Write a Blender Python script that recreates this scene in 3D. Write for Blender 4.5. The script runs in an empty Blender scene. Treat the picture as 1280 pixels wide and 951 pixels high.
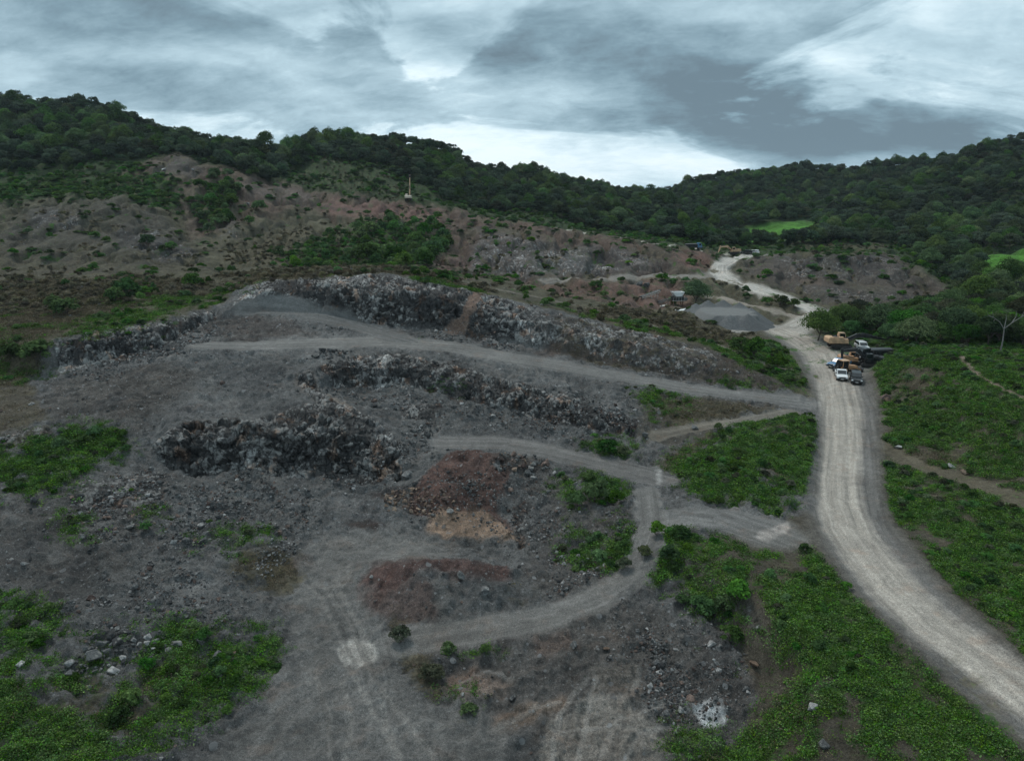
import bpy, bmesh, math, random
import numpy as np
from mathutils import Vector, Matrix, Euler
from mathutils.geometry import delaunay_2d_cdt

random.seed(7)
RNG = np.random.default_rng(7)
S = bpy.context.scene
COL = S.collection
R = math.radians

# ------------------------------------------------------------------ camera
CAMZ, PITCH, FPX = 30.0, R(14.2), 881.0
cam_data = bpy.data.cameras.new('camera')
cam = bpy.data.objects.new('camera', cam_data)
COL.objects.link(cam)
cam.location = (0, 0, CAMZ)
cam.rotation_euler = (R(90) - PITCH, 0, 0)
cam_data.sensor_width = 36.0
cam_data.lens = 36.0 * FPX / 1280.0
cam_data.clip_start = 0.5
cam_data.clip_end = 20000
S.camera = cam
S.view_settings.view_transform = 'Standard'
S.view_settings.look = 'None'
S.view_settings.exposure = 0.14
S.view_settings.gamma = 1.0
S.view_settings.use_curve_mapping = False

# ------------------------------------------------------------------ sun (overcast: weak and very soft)
SUN_EL, SUN_AZ = R(56), R(328)           # azimuth clockwise from +Y; the brightest sky is ahead and left
sd = bpy.data.lights.new('sun', 'SUN')
sd.energy = 1.5
sd.angle = R(16)
sd.color = (1.0, 0.94, 0.86)
sun = bpy.data.objects.new('sun', sd)
COL.objects.link(sun)
sdir = Vector((math.sin(SUN_AZ) * math.cos(SUN_EL), math.cos(SUN_AZ) * math.cos(SUN_EL), math.sin(SUN_EL)))
sun.rotation_euler = (-sdir).to_track_quat('-Z', 'Y').to_euler()
sun.location = (-60, 100, 260)

# ------------------------------------------------------------------ node helpers
class NT:
    def __init__(self, tree):
        self.t = tree
        self.n, self.l = tree.nodes, tree.links
    def add(self, typ, **kw):
        n = self.n.new(typ)
        for k, v in kw.items():
            setattr(n, k, v)
        return n
    def put(self, sock, v):
        if v is None:
            return
        if isinstance(v, bpy.types.NodeSocket):
            self.l.new(v, sock)
        elif isinstance(v, (tuple, list)):
            d = sock.default_value
            if len(d) == 4 and len(v) == 3:
                v = (*v, 1.0)
            sock.default_value = v
        else:
            sock.default_value = v
    def math(self, op, a, b=None, c=None, clamp=False):
        n = self.add('ShaderNodeMath', operation=op, use_clamp=clamp)
        for i, v in enumerate((a, b, c)):
            self.put(n.inputs[i], v)
        return n.outputs[0]
    def vmath(self, op, a, b=None, s=None):
        n = self.add('ShaderNodeVectorMath', operation=op)
        self.put(n.inputs[0], a)
        if b is not None:
            self.put(n.inputs[1], b)
        if s is not None:
            self.put(n.inputs['Scale'], s)
        return n.outputs['Value'] if op in ('DOT_PRODUCT', 'LENGTH', 'DISTANCE') else n.outputs[0]
    def noise(self, vec, scale, detail=3, rough=0.55, lac=2.0, dist=0.0, color=False):
        n = self.add('ShaderNodeTexNoise')
        n.noise_dimensions = '3D'
        self.put(n.inputs['Vector'], vec)
        self.put(n.inputs['Scale'], scale)
        self.put(n.inputs['Detail'], detail)
        self.put(n.inputs['Roughness'], rough)
        self.put(n.inputs['Lacunarity'], lac)
        self.put(n.inputs['Distortion'], dist)
        return n.outputs['Color' if color else 'Fac']
    def voro(self, vec, scale, feature='F1', out='Distance', rand=1.0):
        n = self.add('ShaderNodeTexVoronoi', feature=feature)
        self.put(n.inputs['Vector'], vec)
        self.put(n.inputs['Scale'], scale)
        self.put(n.inputs['Randomness'], rand)
        return n.outputs[out]
    def ramp(self, x, a, b, lo=0.0, hi=1.0, smooth=True):
        n = self.add('ShaderNodeMapRange', interpolation_type='SMOOTHSTEP' if smooth else 'LINEAR', clamp=True)
        for i, v in enumerate((x, a, b, lo, hi)):
            self.put(n.inputs[i], v)
        return n.outputs[0]
    def mix(self, f, a, b, mode='MIX'):
        n = self.add('ShaderNodeMix', data_type='RGBA', blend_type=mode)
        self.put(n.inputs[0], f)
        self.put(n.inputs[6], a)
        self.put(n.inputs[7], b)
        return n.outputs[2]
    def attr(self, name, out='Fac'):
        n = self.add('ShaderNodeAttribute', attribute_name=name)
        return n.outputs[out]

# ------------------------------------------------------------------ sky: Nishita air behind a procedural cloud deck
W = bpy.data.worlds.new('World')
S.world = W
W.use_nodes = True
wt = NT(W.node_tree)
wt.n.clear()
SKY_PLACEHOLDER = 0
tc = wt.add('ShaderNodeTexCoord')
dirv = wt.vmath('NORMALIZE', tc.outputs['Generated'])
sky = wt.add('ShaderNodeTexSky', sky_type='NISHITA', sun_disc=False)
sky.sun_elevation = SUN_EL
sky.sun_rotation = SUN_AZ
sep = wt.add('ShaderNodeSeparateXYZ')
wt.put(sep.inputs[0], dirv)
dx, dy, dz = sep.outputs
dzc = wt.math('MAXIMUM', dz, 0.0)
den = wt.math('ADD', dzc, 0.32)              # flattened dome keeps the deck from shrinking to nothing at the horizon
px = wt.math('DIVIDE', dx, den)
py = wt.math('DIVIDE', dy, den)
comb = wt.add('ShaderNodeCombineXYZ')
wt.put(comb.inputs[0], px)
wt.put(comb.inputs[1], py)
P = comb.outputs[0]
# streets of cloud run from the upper left down to the right
mp = wt.add('ShaderNodeMapping')
wt.put(mp.inputs['Vector'], P)
mp.inputs['Rotation'].default_value = (0, 0, R(16))
mp.inputs['Scale'].default_value = (0.85, 1.0, 1.0)
mp.inputs['Location'].default_value = (0.35, 0.2, 0.0)
PS = mp.outputs[0]
def deck(vec):
    big = wt.noise(vec, 1.0, 3, 0.5, dist=0.5)
    med = wt.noise(vec, 2.5, 10, 0.62, dist=0.45)
    bil = wt.noise(wt.vmath('MULTIPLY', vec, (1.0, 1.5, 1.0)), 8.5, 9, 0.70, dist=0.3)
    sheet = wt.noise(wt.vmath('ADD', vec, (3.7, 1.9, 0.4)), 1.35, 8, 0.56, dist=0.7)
    sheet = wt.ramp(sheet, 0.475, 0.545)                     # layers with an edge
    s = wt.math('ADD', wt.math('MULTIPLY_ADD', big, 0.75, -0.70), wt.math('ADD', wt.math('MULTIPLY_ADD', med, 0.95, 0.05), wt.math('MULTIPLY', bil, 0.48)))
    return wt.math('ADD', s, wt.math('MULTIPLY_ADD', sheet, 0.30, 0.02))
dens = deck(PS)
dens_off = deck(wt.vmath('ADD', PS, (0.008, 0.035, 0.0)))       # a step towards the bright horizon
relief = wt.math('SUBTRACT', dens_off, dens)  # cloud self-shading painted in: rims towards the horizon come out paler

def lobe(cx, cy, rx, ry, rot, amp):
    """a broad bank of cloud (or a thin place) in the deck, at its own spot on the cloud plane"""
    ux = wt.math('SUBTRACT', px, cx)
    uy = wt.math('SUBTRACT', py, cy)
    c, s = math.cos(rot), math.sin(rot)
    ax = wt.math('DIVIDE', wt.math('ADD', wt.math('MULTIPLY', ux, c), wt.math('MULTIPLY', uy, s)), rx)
    ay = wt.math('DIVIDE', wt.math('SUBTRACT', wt.math('MULTIPLY', uy, c), wt.math('MULTIPLY', ux, s)), ry)
    d2 = wt.math('ADD', wt.math('MULTIPLY', ax, ax), wt.math('MULTIPLY', ay, ay))
    return wt.math('MULTIPLY', wt.math('EXPONENT', wt.math('MULTIPLY', d2, -1.0)), amp)

def sky_uv(u, v):
    xc, yc = (u - 640) / FPX, (v - 475.5) / FPX
    d = Vector((xc, math.cos(PITCH) - yc * math.sin(PITCH), -math.sin(PITCH) - yc * math.cos(PITCH))).normalized()
    k = max(d.z, 0) + 0.32
    return d.x / k, d.y / k

def bank(u0, v0, u1, v1, width, amp):
    a, b = sky_uv(u0, v0), sky_uv(u1, v1)
    L = math.hypot(b[0] - a[0], b[1] - a[1])
    return lobe((a[0] + b[0]) / 2, (a[1] + b[1]) / 2, L * 0.6, width * 0.42, math.atan2(b[1] - a[1], b[0] - a[0]), amp * 1.35)

BANKS = [
    (540, 10, 960, 150, 0.42, 0.17), (900, 120, 1290, 190, 0.62, 0.17), (780, 170, 1000, 180, .3, .08), (0, 5, 420, 30, 0.35, 0.16), (1000, 160, 1280, 172, .3, .12),
    (1040, 30, 1300, 60, 0.2, 0.12), (60, 90, 400, 140, 0.35, 0.10), (640, 175, 760, 180, .5, .06),
    (420, 70, 640, 130, 0.30, -0.20), (100, 62, 330, 75, 0.16, -0.16), (560, 185, 800, 215, 0.70, -0.23), (800, 203, 930, 212, .45, -.20),
    (620, 5, 940, 18, 0.12, -0.14), (250, 150, 560, 160, 0.45, -0.12), (0, 90, 60, 100, 0.3, -0.10), (960, 70, 1100, 78, .12, -.10),
]
for b_ in BANKS:
    dens = wt.math('ADD', dens, bank(*b_))
thick = wt.math('SUBTRACT', wt.ramp(dens, 0.17, 1.04, smooth=False), wt.math('MULTIPLY', relief, -1.0), clamp=True)
cr = wt.add('ShaderNodeValToRGB')
wt.put(cr.inputs[0], thick)
el = cr.color_ramp.elements
el[0].position = 0.0
el[0].color = (0.70, 0.80, 0.845, 1)
el[1].position = 0.95
el[1].color = (0.12, 0.175, 0.215, 1)
for p_, c_ in ((0.20, (0.555, 0.68, 0.74, 1)), (0.40, (0.38, 0.51, 0.58, 1)), (0.60, (0.26, 0.37, 0.435, 1)), (0.80, (0.165, 0.25, 0.305, 1))):
    e = el.new(p_)
    e.color = c_
cover = wt.ramp(thick, 0.0, 0.10, 0.90, 1.0)
bg_air = wt.add('ShaderNodeBackground')
wt.put(bg_air.inputs[0], sky.outputs[0])
bg_air.inputs[1].default_value = 0.10
bg_cl = wt.add('ShaderNodeBackground')
wt.put(bg_cl.inputs[0], cr.outputs[0])
bg_cl.inputs[1].default_value = 1.26
mixs = wt.add('ShaderNodeMixShader')
wt.put(mixs.inputs[0], cover)
wt.l.new(bg_air.outputs[0], mixs.inputs[1])
wt.l.new(bg_cl.outputs[0], mixs.inputs[2])
wo = wt.add('ShaderNodeOutputWorld')
wt.l.new(mixs.outputs[0], wo.inputs[0])

# ------------------------------------------------------------------ numpy noise
def _hash(ix, iy, iz, seed):
    h = (ix.astype(np.int64) * 374761393 + iy.astype(np.int64) * 668265263 + iz.astype(np.int64) * 2147483647 + seed * 974711) & 0xffffffff
    h = ((h ^ (h >> 13)) * 1274126177) & 0xffffffff
    h = ((h ^ (h >> 16)) * 2246822519) & 0xffffffff
    return (h ^ (h >> 15)) & 0xffffffff

def vnoise2(x, y, seed=0):
    """smooth gradient noise, about -1..1"""
    x0, y0 = np.floor(x), np.floor(y)
    fx, fy = x - x0, y - y0
    ux, uy = fx * fx * fx * (fx * (fx * 6 - 15) + 10), fy * fy * fy * (fy * (fy * 6 - 15) + 10)
    z = np.zeros_like(x0)
    def g(ax, ay):
        a = _hash(x0 + ax, y0 + ay, z, seed) * (2 * math.pi / 4294967296.0)
        return np.cos(a) * (fx - ax) + np.sin(a) * (fy - ay)
    n00, n10, n01, n11 = g(0, 0), g(1, 0), g(0, 1), g(1, 1)
    a = n00 + ux * (n10 - n00)
    b = n01 + ux * (n11 - n01)
    return (a + uy * (b - a)) * 1.5

def fbm2(x, y, octs=4, seed=0, gain=0.5, lac=2.03):
    s, a, f = 0, 1.0, 1.0
    for o in range(octs):
        s = s + a * vnoise2(x * f + 17.3 * o, y * f - 9.1 * o, seed + o)
        a *= gain
        f *= lac
    return s

def worley3(x, y, z, seed=0):
    """distance to the nearest cell point and that cell's random value and F2-F1"""
    ix, iy, iz = np.floor(x), np.floor(y), np.floor(z)
    d1 = np.full(x.shape, 9.0)
    d2 = np.full(x.shape, 9.0)
    v1 = np.zeros(x.shape)
    for ax in (-1, 0, 1):
        for ay in (-1, 0, 1):
            for az in (-1, 0, 1):
                cx, cy, cz = ix + ax, iy + ay, iz + az
                h = _hash(cx, cy, cz, seed)
                jx = cx + (h & 1023) / 1023.0
                jy = cy + ((h >> 10) & 1023) / 1023.0
                jz = cz + ((h >> 20) & 1023) / 1023.0
                d = (jx - x) ** 2 + (jy - y) ** 2 + (jz - z) ** 2
                m = d < d1
                d2 = np.where(m, d1, np.minimum(d2, d))
                v1 = np.where(m, ((h >> 5) & 1023) / 1023.0, v1)
                d1 = np.where(m, d, d1)
    return np.sqrt(d1), np.sqrt(d2), v1

def blur(a, n):
    """separable box blur done twice, edge-padded"""
    for _ in range(2):
        for ax in (0, 1):
            p = np.concatenate([np.repeat(np.take(a, [0], ax), n + 1, ax), a, np.repeat(np.take(a, [-1], ax), n, ax)], ax)
            c = np.cumsum(p, ax, dtype=np.float64)
            k = 2 * n + 1
            hi = np.take(c, range(k, c.shape[ax]), ax)
            lo = np.take(c, range(0, c.shape[ax] - k), ax)
            a = ((hi - lo) / k)[:a.shape[0], :a.shape[1]]
    return a
# ------------------------------------------------------------------ survey of the site: break lines of the terrain
CP, SP = math.cos(PITCH), math.sin(PITCH)
def ray(u, v):
    """t = X/Y and s = drop per metre of Y along the line of sight of a surveyed point"""
    yc = (v - 475.5) / FPX
    k = CP - yc * SP
    return ((u - 640) / FPX) / k, (SP + yc * CP) / k

def project(x, y, z):
    dep = y * CP + (CAMZ - z) * SP
    dwn = (CAMZ - z) * CP - y * SP
    return 640 + FPX * x / dep, 475.5 + FPX * dwn / dep

LINES = []
def LZ(*pts):                      # surveyed height known
    L = []
    for u, v, z in pts:
        t, s = ray(u, v)
        L.append((t, (CAMZ - z) / s, z))
    LINES.append(L)
def LD(*pts):                      # surveyed distance known
    L = []
    for u, v, d in pts:
        t, s = ray(u, v)
        L.append((t, d, CAMZ - d * s))
    LINES.append(L)
def LW(*pts):                      # plan position and height
    LINES.append([(x / y, y, z) for x, y, z in pts])

def CLIFF(f=.3, h=.82, jag=.5):
    """the last two lines are a crest and a foot: add the steep part of the face between them"""
    top, foot = LINES[-2], LINES[-1]
    ta, fa = np.array(top), np.array(foot)
    t0, t1 = max(ta[0, 0], fa[0, 0]), min(ta[-1, 0], fa[-1, 0])
    n = max(3, int((t1 - t0) / .012))
    L = []
    for k in range(1, n):
        t = t0 + (t1 - t0) * k / n
        dt, zt = np.interp(t, ta[:, 0], ta[:, 1]), np.interp(t, ta[:, 0], ta[:, 2])
        df, zf = np.interp(t, fa[:, 0], fa[:, 1]), np.interp(t, fa[:, 0], fa[:, 2])
        if zt - zf < .8 or dt - df < .4:
            continue
        ff = f * (1 + jag * (RNG.random() - .5))
        L.append((t, df + (dt - df) * ff, zf + (zt - zf) * (h + .12 * (RNG.random() - .5))))
    if len(L) > 1:
        LINES.append(L)

# main haul road
LZ((1420, 1010, .6), (1280, 905, .5), (1180, 830, .3), (1120, 770, .2), (1060, 720, .1), (1010, 690, 0), (1020, 640, 0), (1028, 600, 0), (1030, 560, 0), (1028, 520, 0), (1015, 490, .2), (1005, 470, .3), (985, 440, .5), (950, 420, .8), (905, 415, 1))
LZ((1420, 900, .6), (1280, 800, .5), (1200, 735, .3), (1130, 680, .1), (1098, 655, 0), (1095, 600, 0), (1088, 540, 0), (1090, 500, .2), (1085, 470, .4), (1085, 440, .6), (1060, 425, .8), (1020, 425, .9), (1005, 410, 1.0), (1005, 404, 1.1))
LD((960, 408, 169), (985, 396, 183), (940, 390, 192), (880, 377, 205))
LD((1100, 395, 185), (1040, 397, 183), (1010, 386, 195), (975, 374, 207), (940, 362, 222), (900, 352, 236), (889, 342, 247), (893, 333, 262), (910, 324, 280), (935, 320, 294))
LD((1100, 388, 195), (1050, 389, 194), (1015, 377, 207), (975, 364, 220), (935, 350, 238), (915, 342, 248), (912, 334, 262), (935, 325, 280), (955, 321, 292))
# right cut slope and the bench on top
LD((960, 319.5, 284), (1000, 319, 256), (1060, 319, 246), (1112, 319, 243), (1150, 339, 230), (1188, 362, 218))
LD((985, 336, 246), (1020, 338, 241), (1060, 338, 239), (1105, 338, 237))
LD((925, 348, 243), (975, 360, 226), (1040, 383, 203), (1100, 385, 203), (1160, 385, 205), (1190, 378, 212))
LD((940, 317, 312), (1000, 315.5, 322), (1060, 315, 322), (1120, 316, 312))
LD((1000, 305, 345), (1060, 303, 345), (1110, 305, 340), (1160, 330, 310), (1210, 345, 280))
# right side: verge, ditch, embankment, terrace
LZ((1330, 820, .3), (1215, 730, .1), (1140, 672, -.2), (1108, 650, -.3), (1104, 600, -.3), (1098, 545, -.3), (1100, 505, .1))
LZ((1420, 760, .6), (1280, 680, .5), (1200, 600, .3), (1120, 560, .2), (1105, 525, .4))
LZ((1420, 640, 1.4), (1280, 590, 1.5), (1220, 560, 1.5), (1150, 530, 1.2), (1110, 500, .8), (1098, 478, .8))
LZ((1420, 530, 6.2), (1280, 503, 6.0), (1240, 492, 6.0), (1190, 470, 5.6), (1140, 458, 4.6), (1110, 452, 2.8), (1092, 448, 1.2))
LZ((1420, 500, 6.8), (1280, 478, 6.6), (1235, 455, 6.6), (1200, 440, 6.3), (1150, 436, 5), (1110, 432, 2.6))
LD((1420, 420, 150), (1280, 425, 140), (1210, 420, 145), (1150, 415, 155), (1100, 412, 165))
LD((1420, 370, 190), (1280, 372, 195), (1220, 372, 200), (1195, 372, 205))
LD((1420, 315, 260), (1280, 318, 275), (1240, 322, 280), (1210, 335, 268))
LD((1420, 285, 340), (1280, 297, 335), (1200, 312, 320), (1140, 318, 325))
LD((1420, 240, 400), (1280, 262, 395), (1180, 285, 390), (1110, 300, 385), (1040, 305, 380))
LD((1480, 150, 510), (1360, 160, 505), (1280, 178, 500), (1240, 180, 500), (1200, 193, 498), (1150, 218, 485), (1090, 250, 465), (1040, 280, 440), (1000, 292, 430))
LD((1480, 200, 450), (1280, 222, 445), (1180, 245, 440), (1110, 270, 430))
# valley floor field and the far right hill
LD((930, 296, 430), (960, 287, 445), (1000, 283, 450), (1020, 283, 455))
LD((920, 280, 500), (980, 272, 510), (1040, 268, 520), (1100, 250, 560))
LD((1230, 190, 620), (1180, 203, 640), (1140, 203, 650), (1100, 206, 660), (1060, 210, 670), (1020, 210, 680), (980, 212, 690), (945, 218, 705), (915, 232, 730), (890, 244, 770), (870, 249, 800))
# middle hill skyline
LD((300, 194, 460), (340, 194, 485), (370, 184, 490), (400, 174, 500), (440, 172, 510), (470, 180, 512), (520, 176, 520), (545, 184, 525), (570, 200, 535), (600, 214, 550), (625, 212, 560), (655, 213, 570), (685, 226, 590), (740, 238, 640), (800, 245, 700), (840, 247, 750), (870, 249, 800))
LD((340, 215, 430), (420, 200, 440), (500, 205, 440), (570, 230, 450), (640, 245, 460), (720, 258, 480), (800, 265, 520), (870, 268, 540), (920, 268, 560))
LD((600, 258, 395), (660, 266, 400), (720, 277, 400), (780, 288, 395), (840, 297, 385), (900, 302, 380), (940, 303, 380), (1000, 296, 400))
# grassy spur behind the ridge
LD((350, 212, 395), (400, 210, 402), (450, 214, 402), (500, 226, 396), (540, 243, 385), (560, 252, 375))
LD((340, 238, 352), (400, 246, 348), (460, 248, 350), (512, 250, 355), (560, 260, 358), (600, 268, 360), (650, 278, 358), (700, 286, 353), (750, 294, 345), (800, 301, 336), (850, 306, 326), (895, 312, 315), (930, 315, 320))
# ridge line of the quarry
LD((150, 224, 330), (170, 218, 333), (190, 208, 336), (205, 197, 339), (225, 194, 340), (240, 202, 340), (262, 213, 340), (280, 215, 338), (292, 212, 336), (310, 219, 336), (340, 230, 337), (400, 243, 336), (430, 244, 336), (465, 247, 338), (512, 253, 340), (560, 263, 338), (600, 270, 326), (650, 281, 304), (700, 289, 290), (750, 297, 283), (800, 305, 279), (850, 311, 283), (897, 318, 297))
LD((170, 214, 352), (225, 200, 358), (285, 213, 356), (320, 218, 355))
# benches and face below the ridge
LD((290, 250, 300), (340, 268, 300), (400, 276, 313), (470, 274, 322), (520, 276, 322), (555, 282, 318))
LD((600, 300, 276), (640, 306, 268), (690, 309, 266), (740, 310, 266), (800, 317, 266), (850, 322, 270))
LD((600, 312, 262), (640, 318, 256), (690, 318, 256), (740, 319, 258), (800, 322, 260))
LD((560, 338, 228), (600, 343, 222), (650, 347, 227), (720, 346, 236), (800, 343, 246), (880, 340, 254))
LD((660, 353, 212), (720, 350.5, 228), (800, 348, 238), (880, 346, 245))
LD((330, 305, 262), (400, 298, 270), (450, 288, 285), (510, 286, 298), (545, 292, 290))
LD((320, 330, 205), (400, 325, 225), (460, 326, 230), (520, 330, 225), (555, 334, 225))
LD((700, 382, 178), (760, 378, 190), (820, 383, 196), (860, 385, 200), (930, 375, 208))
LD((740, 362, 210), (800, 362, 218), (850, 362, 222), (900, 362, 224))
# gully
LD((215, 215, 326), (240, 240, 312), (245, 280, 278), (250, 305, 252), (275, 322, 225))
LD((265, 222, 322), (270, 250, 300), (268, 290, 262), (300, 318, 232))
LD((190, 225, 322), (200, 250, 300), (215, 275, 268), (225, 300, 245))
# dome on the left
LD((-120, 262, 262), (0, 256, 265), (60, 250, 270), (100, 244, 273), (130, 242, 275), (160, 247, 272), (190, 258, 264), (215, 280, 250), (240, 302, 236), (258, 325, 213))
LD((-120, 295, 228), (0, 292, 232), (60, 289, 231), (130, 291, 234), (190, 307, 222), (225, 322, 210))
LD((-120, 335, 192), (0, 335, 195), (100, 335, 191), (200, 336, 193), (260, 337, 198), (320, 340, 180))
LD((-120, 240, 300), (0, 240, 302), (60, 236, 305), (100, 234, 308), (160, 232, 312))
LD((-120, 348, 170), (0, 347, 170), (100, 347, 166), (180, 347, 165), (250, 345, 166), (310, 345, 160))
# left forest border and skyline
LD((-150, 215, 340), (0, 215, 338), (60, 216, 342), (110, 210, 346), (170, 200, 354), (250, 194, 370), (330, 206, 385))
LD((-150, 160, 400), (0, 165, 395), (100, 165, 400), (170, 170, 410), (250, 182, 415), (330, 196, 420))
LD((-300, 120, 430), (-150, 118, 440), (0, 124, 452), (30, 130, 462), (60, 133, 470), (100, 131, 478), (140, 140, 480), (165, 156, 476), (200, 170, 470), (240, 180, 465), (270, 186, 462), (300, 194, 460))
# upper cliff: crest, brink, foot
LD((240, 372, 136), (285, 366, 145), (330, 343, 150), (400, 338, 153), (480, 335, 153), (560, 344, 151), (600, 356, 150), (660, 369, 148), (720, 381, 147), (790, 398, 145), (850, 412, 140), (920, 432, 132), (960, 452, 122), (995, 476, 112))
LD((282, 379, 129), (305, 362, 130.5), (330, 352, 132), (400, 347, 133), (480, 343, 134), (540, 352, 133), (600, 368, 131), (660, 384, 130), (720, 396, 129.5), (790, 412, 127), (850, 427, 124), (900, 443, 120), (940, 460, 115.5), (985, 485, 108))
LD((282, 388, 123), (330, 391, 123.5), (400, 394, 124.5), (460, 407, 124), (500, 412, 123.5), (560, 418, 122.5), (620, 428, 121), (680, 440, 119.5), (750, 455, 117), (820, 468, 114), (880, 478, 111.3), (950, 487, 108), (1000, 492, 106))
CLIFF(.35, .8)
LD((660, 360, 176), (720, 372, 172), (800, 392, 166), (880, 414, 152), (940, 428, 142), (975, 450, 126), (1000, 470, 114))
# bench road
LD((240, 428, 105), (280, 427, 108), (380, 421, 113), (470, 420, 117), (560, 427, 116.8), (640, 440, 115), (700, 450, 114), (780, 465, 112), (850, 478, 109.3), (950, 492, 105.8), (1000, 497, 104))
LZ((240, 440, 8.5), (300, 439, 8.5), (400, 438, 8.2), (480, 437, 7.8), (560, 441, 6.8), (640, 454, 5.5), (700, 464, 4.4), (780, 478, 2.8), (850, 489, 1.9), (950, 501, 1.0), (1005, 507, .3))
# middle cliff
LZ((393, 462, 7.2), (415, 452, 7.6), (440, 445, 7.8), (500, 442, 7.3), (550, 450, 6.4), (600, 467, 4.9), (640, 479, 3.9), (700, 493, 2.9), (740, 507, 2.2), (790, 520, 1.5), (825, 522, 1.2))
LZ((398, 486, 5), (430, 485, 4.2), (500, 484, 4), (560, 494, 3), (610, 507, 2.2), (650, 517, 1.2), (700, 530, .5), (750, 540, 0), (800, 549, -.2), (830, 552, -.2))
CLIFF(.3, .8)
LZ((480, 520, 2.4), (540, 530, 1.2), (600, 539, .3), (660, 547, -.1), (740, 560, -.4), (800, 578, -.7), (830, 592, -.8))
LZ((520, 560, .3), (600, 572, 0), (680, 580, -.3), (740, 595, -.7), (790, 610, -.8))
# left rock ridge
LD((-60, 405, 118), (30, 425, 103), (65, 423, 103.5), (130, 413, 107.5), (200, 400, 114.5), (245, 388, 121.5), (272, 384, 125))
LD((-60, 450, 104), (20, 470, 99), (70, 464, 100.5), (130, 456, 103), (200, 439, 108.5), (240, 415, 116.5), (268, 402, 121))
CLIFF(.4, .8)
LD((-60, 385, 132), (0, 395, 128), (100, 392, 124), (180, 380, 128), (225, 368, 136))
LD((-60, 362, 150), (0, 365, 148), (100, 366, 145), (180, 362, 146), (240, 355, 152))
# terrace
LZ((40, 500, 5), (100, 492, 5.3), (150, 480, 6), (250, 468, 6.4), (350, 470, 6.2))
LZ((120, 525, 4.3), (200, 512, 4.8), (300, 510, 4.6), (370, 502, 5))
# lower face
LZ((190, 556, 2.6), (215, 540, 4.2), (250, 527, 4.8), (320, 525, 4.8), (355, 530, 4.4), (395, 520, 4.8), (440, 515, 4.3), (480, 527, 2.8), (510, 545, 1))
LZ((185, 585, .9), (215, 588, .5), (260, 590, .1), (320, 590, -.3), (355, 590, -.5), (395, 593, -1), (450, 596, -1.3), (500, 600, -1.5), (525, 592, -1.2))
CLIFF(.4, .8)
# left slope
LZ((-80, 530, 4.6), (0, 520, 4.6), (55, 525, 4.3)); LZ((-80, 560, 2.8), (0, 560, 2.8), (60, 555, 3))
LZ((-80, 620, 1.6), (30, 620, 1.5), (100, 590, 1.9), (150, 640, .6), (250, 640, -.4), (300, 622, -.5), (350, 635, -1.3))
LZ((-80, 690, 1), (0, 690, 1), (100, 700, .3), (180, 690, -.3), (250, 715, -.8), (300, 672, -1.1), (340, 690, -1.6), (365, 670, -2.0))
LZ((-80, 760, .2), (0, 765, 0), (100, 780, -.5), (200, 780, -1.3), (300, 788, -2.3), (350, 770, -2.7))
LZ((-100, 850, -.4), (0, 850, -.4), (60, 840, -.9), (150, 830, -1.6), (250, 830, -2.4), (340, 800, -3))
LZ((-100, 970, -1), (0, 951, -1), (100, 930, -2), (180, 920, -2.7), (260, 890, -3.1), (330, 830, -3.1))
# lower floor
LZ((430, 640, -2.2), (480, 655, -2.5), (400, 680, -2.6), (380, 720, -2.8), (380, 760, -3), (400, 850, -3.2), (340, 930, -3.1), (300, 1000, -3.1))
LZ((430, 700, -2.8), (435, 740, -3), (450, 780, -3.1), (480, 860, -3.3), (560, 940, -3.4), (600, 1000, -3.5))
LZ((520, 682, -2.8), (600, 690, -3), (650, 695, -3), (720, 690, -2.6))
# reddish mound between the floors
LZ((540, 585, -.3), (565, 572, .1), (620, 578, .2), (680, 585, -.2))
LZ((495, 630, -2.0), (520, 640, -2.4), (560, 648, -2.5), (610, 660, -2.7), (640, 650, -2.2), (670, 620, -1.0), (705, 612, -.8))
LZ((635, 640, -2), (660, 690, -2.9), (690, 660, -1.9), (730, 640, -1.1))
# second reddish mound
LZ((462, 720, -2.0), (490, 705, -1.3), (540, 706, -.8), (590, 716, -.9), (640, 722, -1.4), (690, 728, -2))
LZ((447, 745, -3), (470, 770, -3), (520, 786, -3), (600, 772, -2.8), (700, 742, -2.4))
LZ((485, 740, -2.2), (560, 745, -1.9), (620, 745, -2.0))
# ramp
LZ((490, 797, -3), (600, 780, -2.9), (680, 765, -2.6), (740, 740, -2.2), (780, 710, -1.8), (805, 670, -1.3), (795, 640, -1.1), (805, 612, -.8))
LZ((500, 822, -3.1), (610, 800, -2.9), (700, 785, -2.7), (760, 765, -2.4), (815, 730, -1.9))
LZ((530, 870, -3.4), (600, 840, -3.2), (700, 830, -3), (800, 810, -2.8), (850, 830, -3))
LZ((580, 920, -3.5), (680, 900, -3.6), (760, 890, -3.7), (860, 900, -3.7))
LZ((640, 1000, -4), (850, 1000, -3.9))
# grass bank on the right of the pit
LZ((830, 632, -.6), (900, 638, -.2), (960, 652, 0))
LZ((832, 658, -.6), (885, 670, -.2), (955, 692, 0))
LZ((860, 690, -.4), (910, 712, -.1), (945, 745, .0), (985, 790, 0), (1015, 840, -.2), (1035, 910, -.5), (1050, 1000, -.8))
LZ((845, 715, -1.6), (870, 755, -2.2), (905, 800, -2.7), (950, 845, -2.9), (930, 890, -3.3), (950, 940, -3.5), (960, 1000, -3.5))
LZ((1010, 720, .1), (1070, 775, .2), (1130, 840, .3), (1200, 900, .4), (1290, 970, .5))
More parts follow.
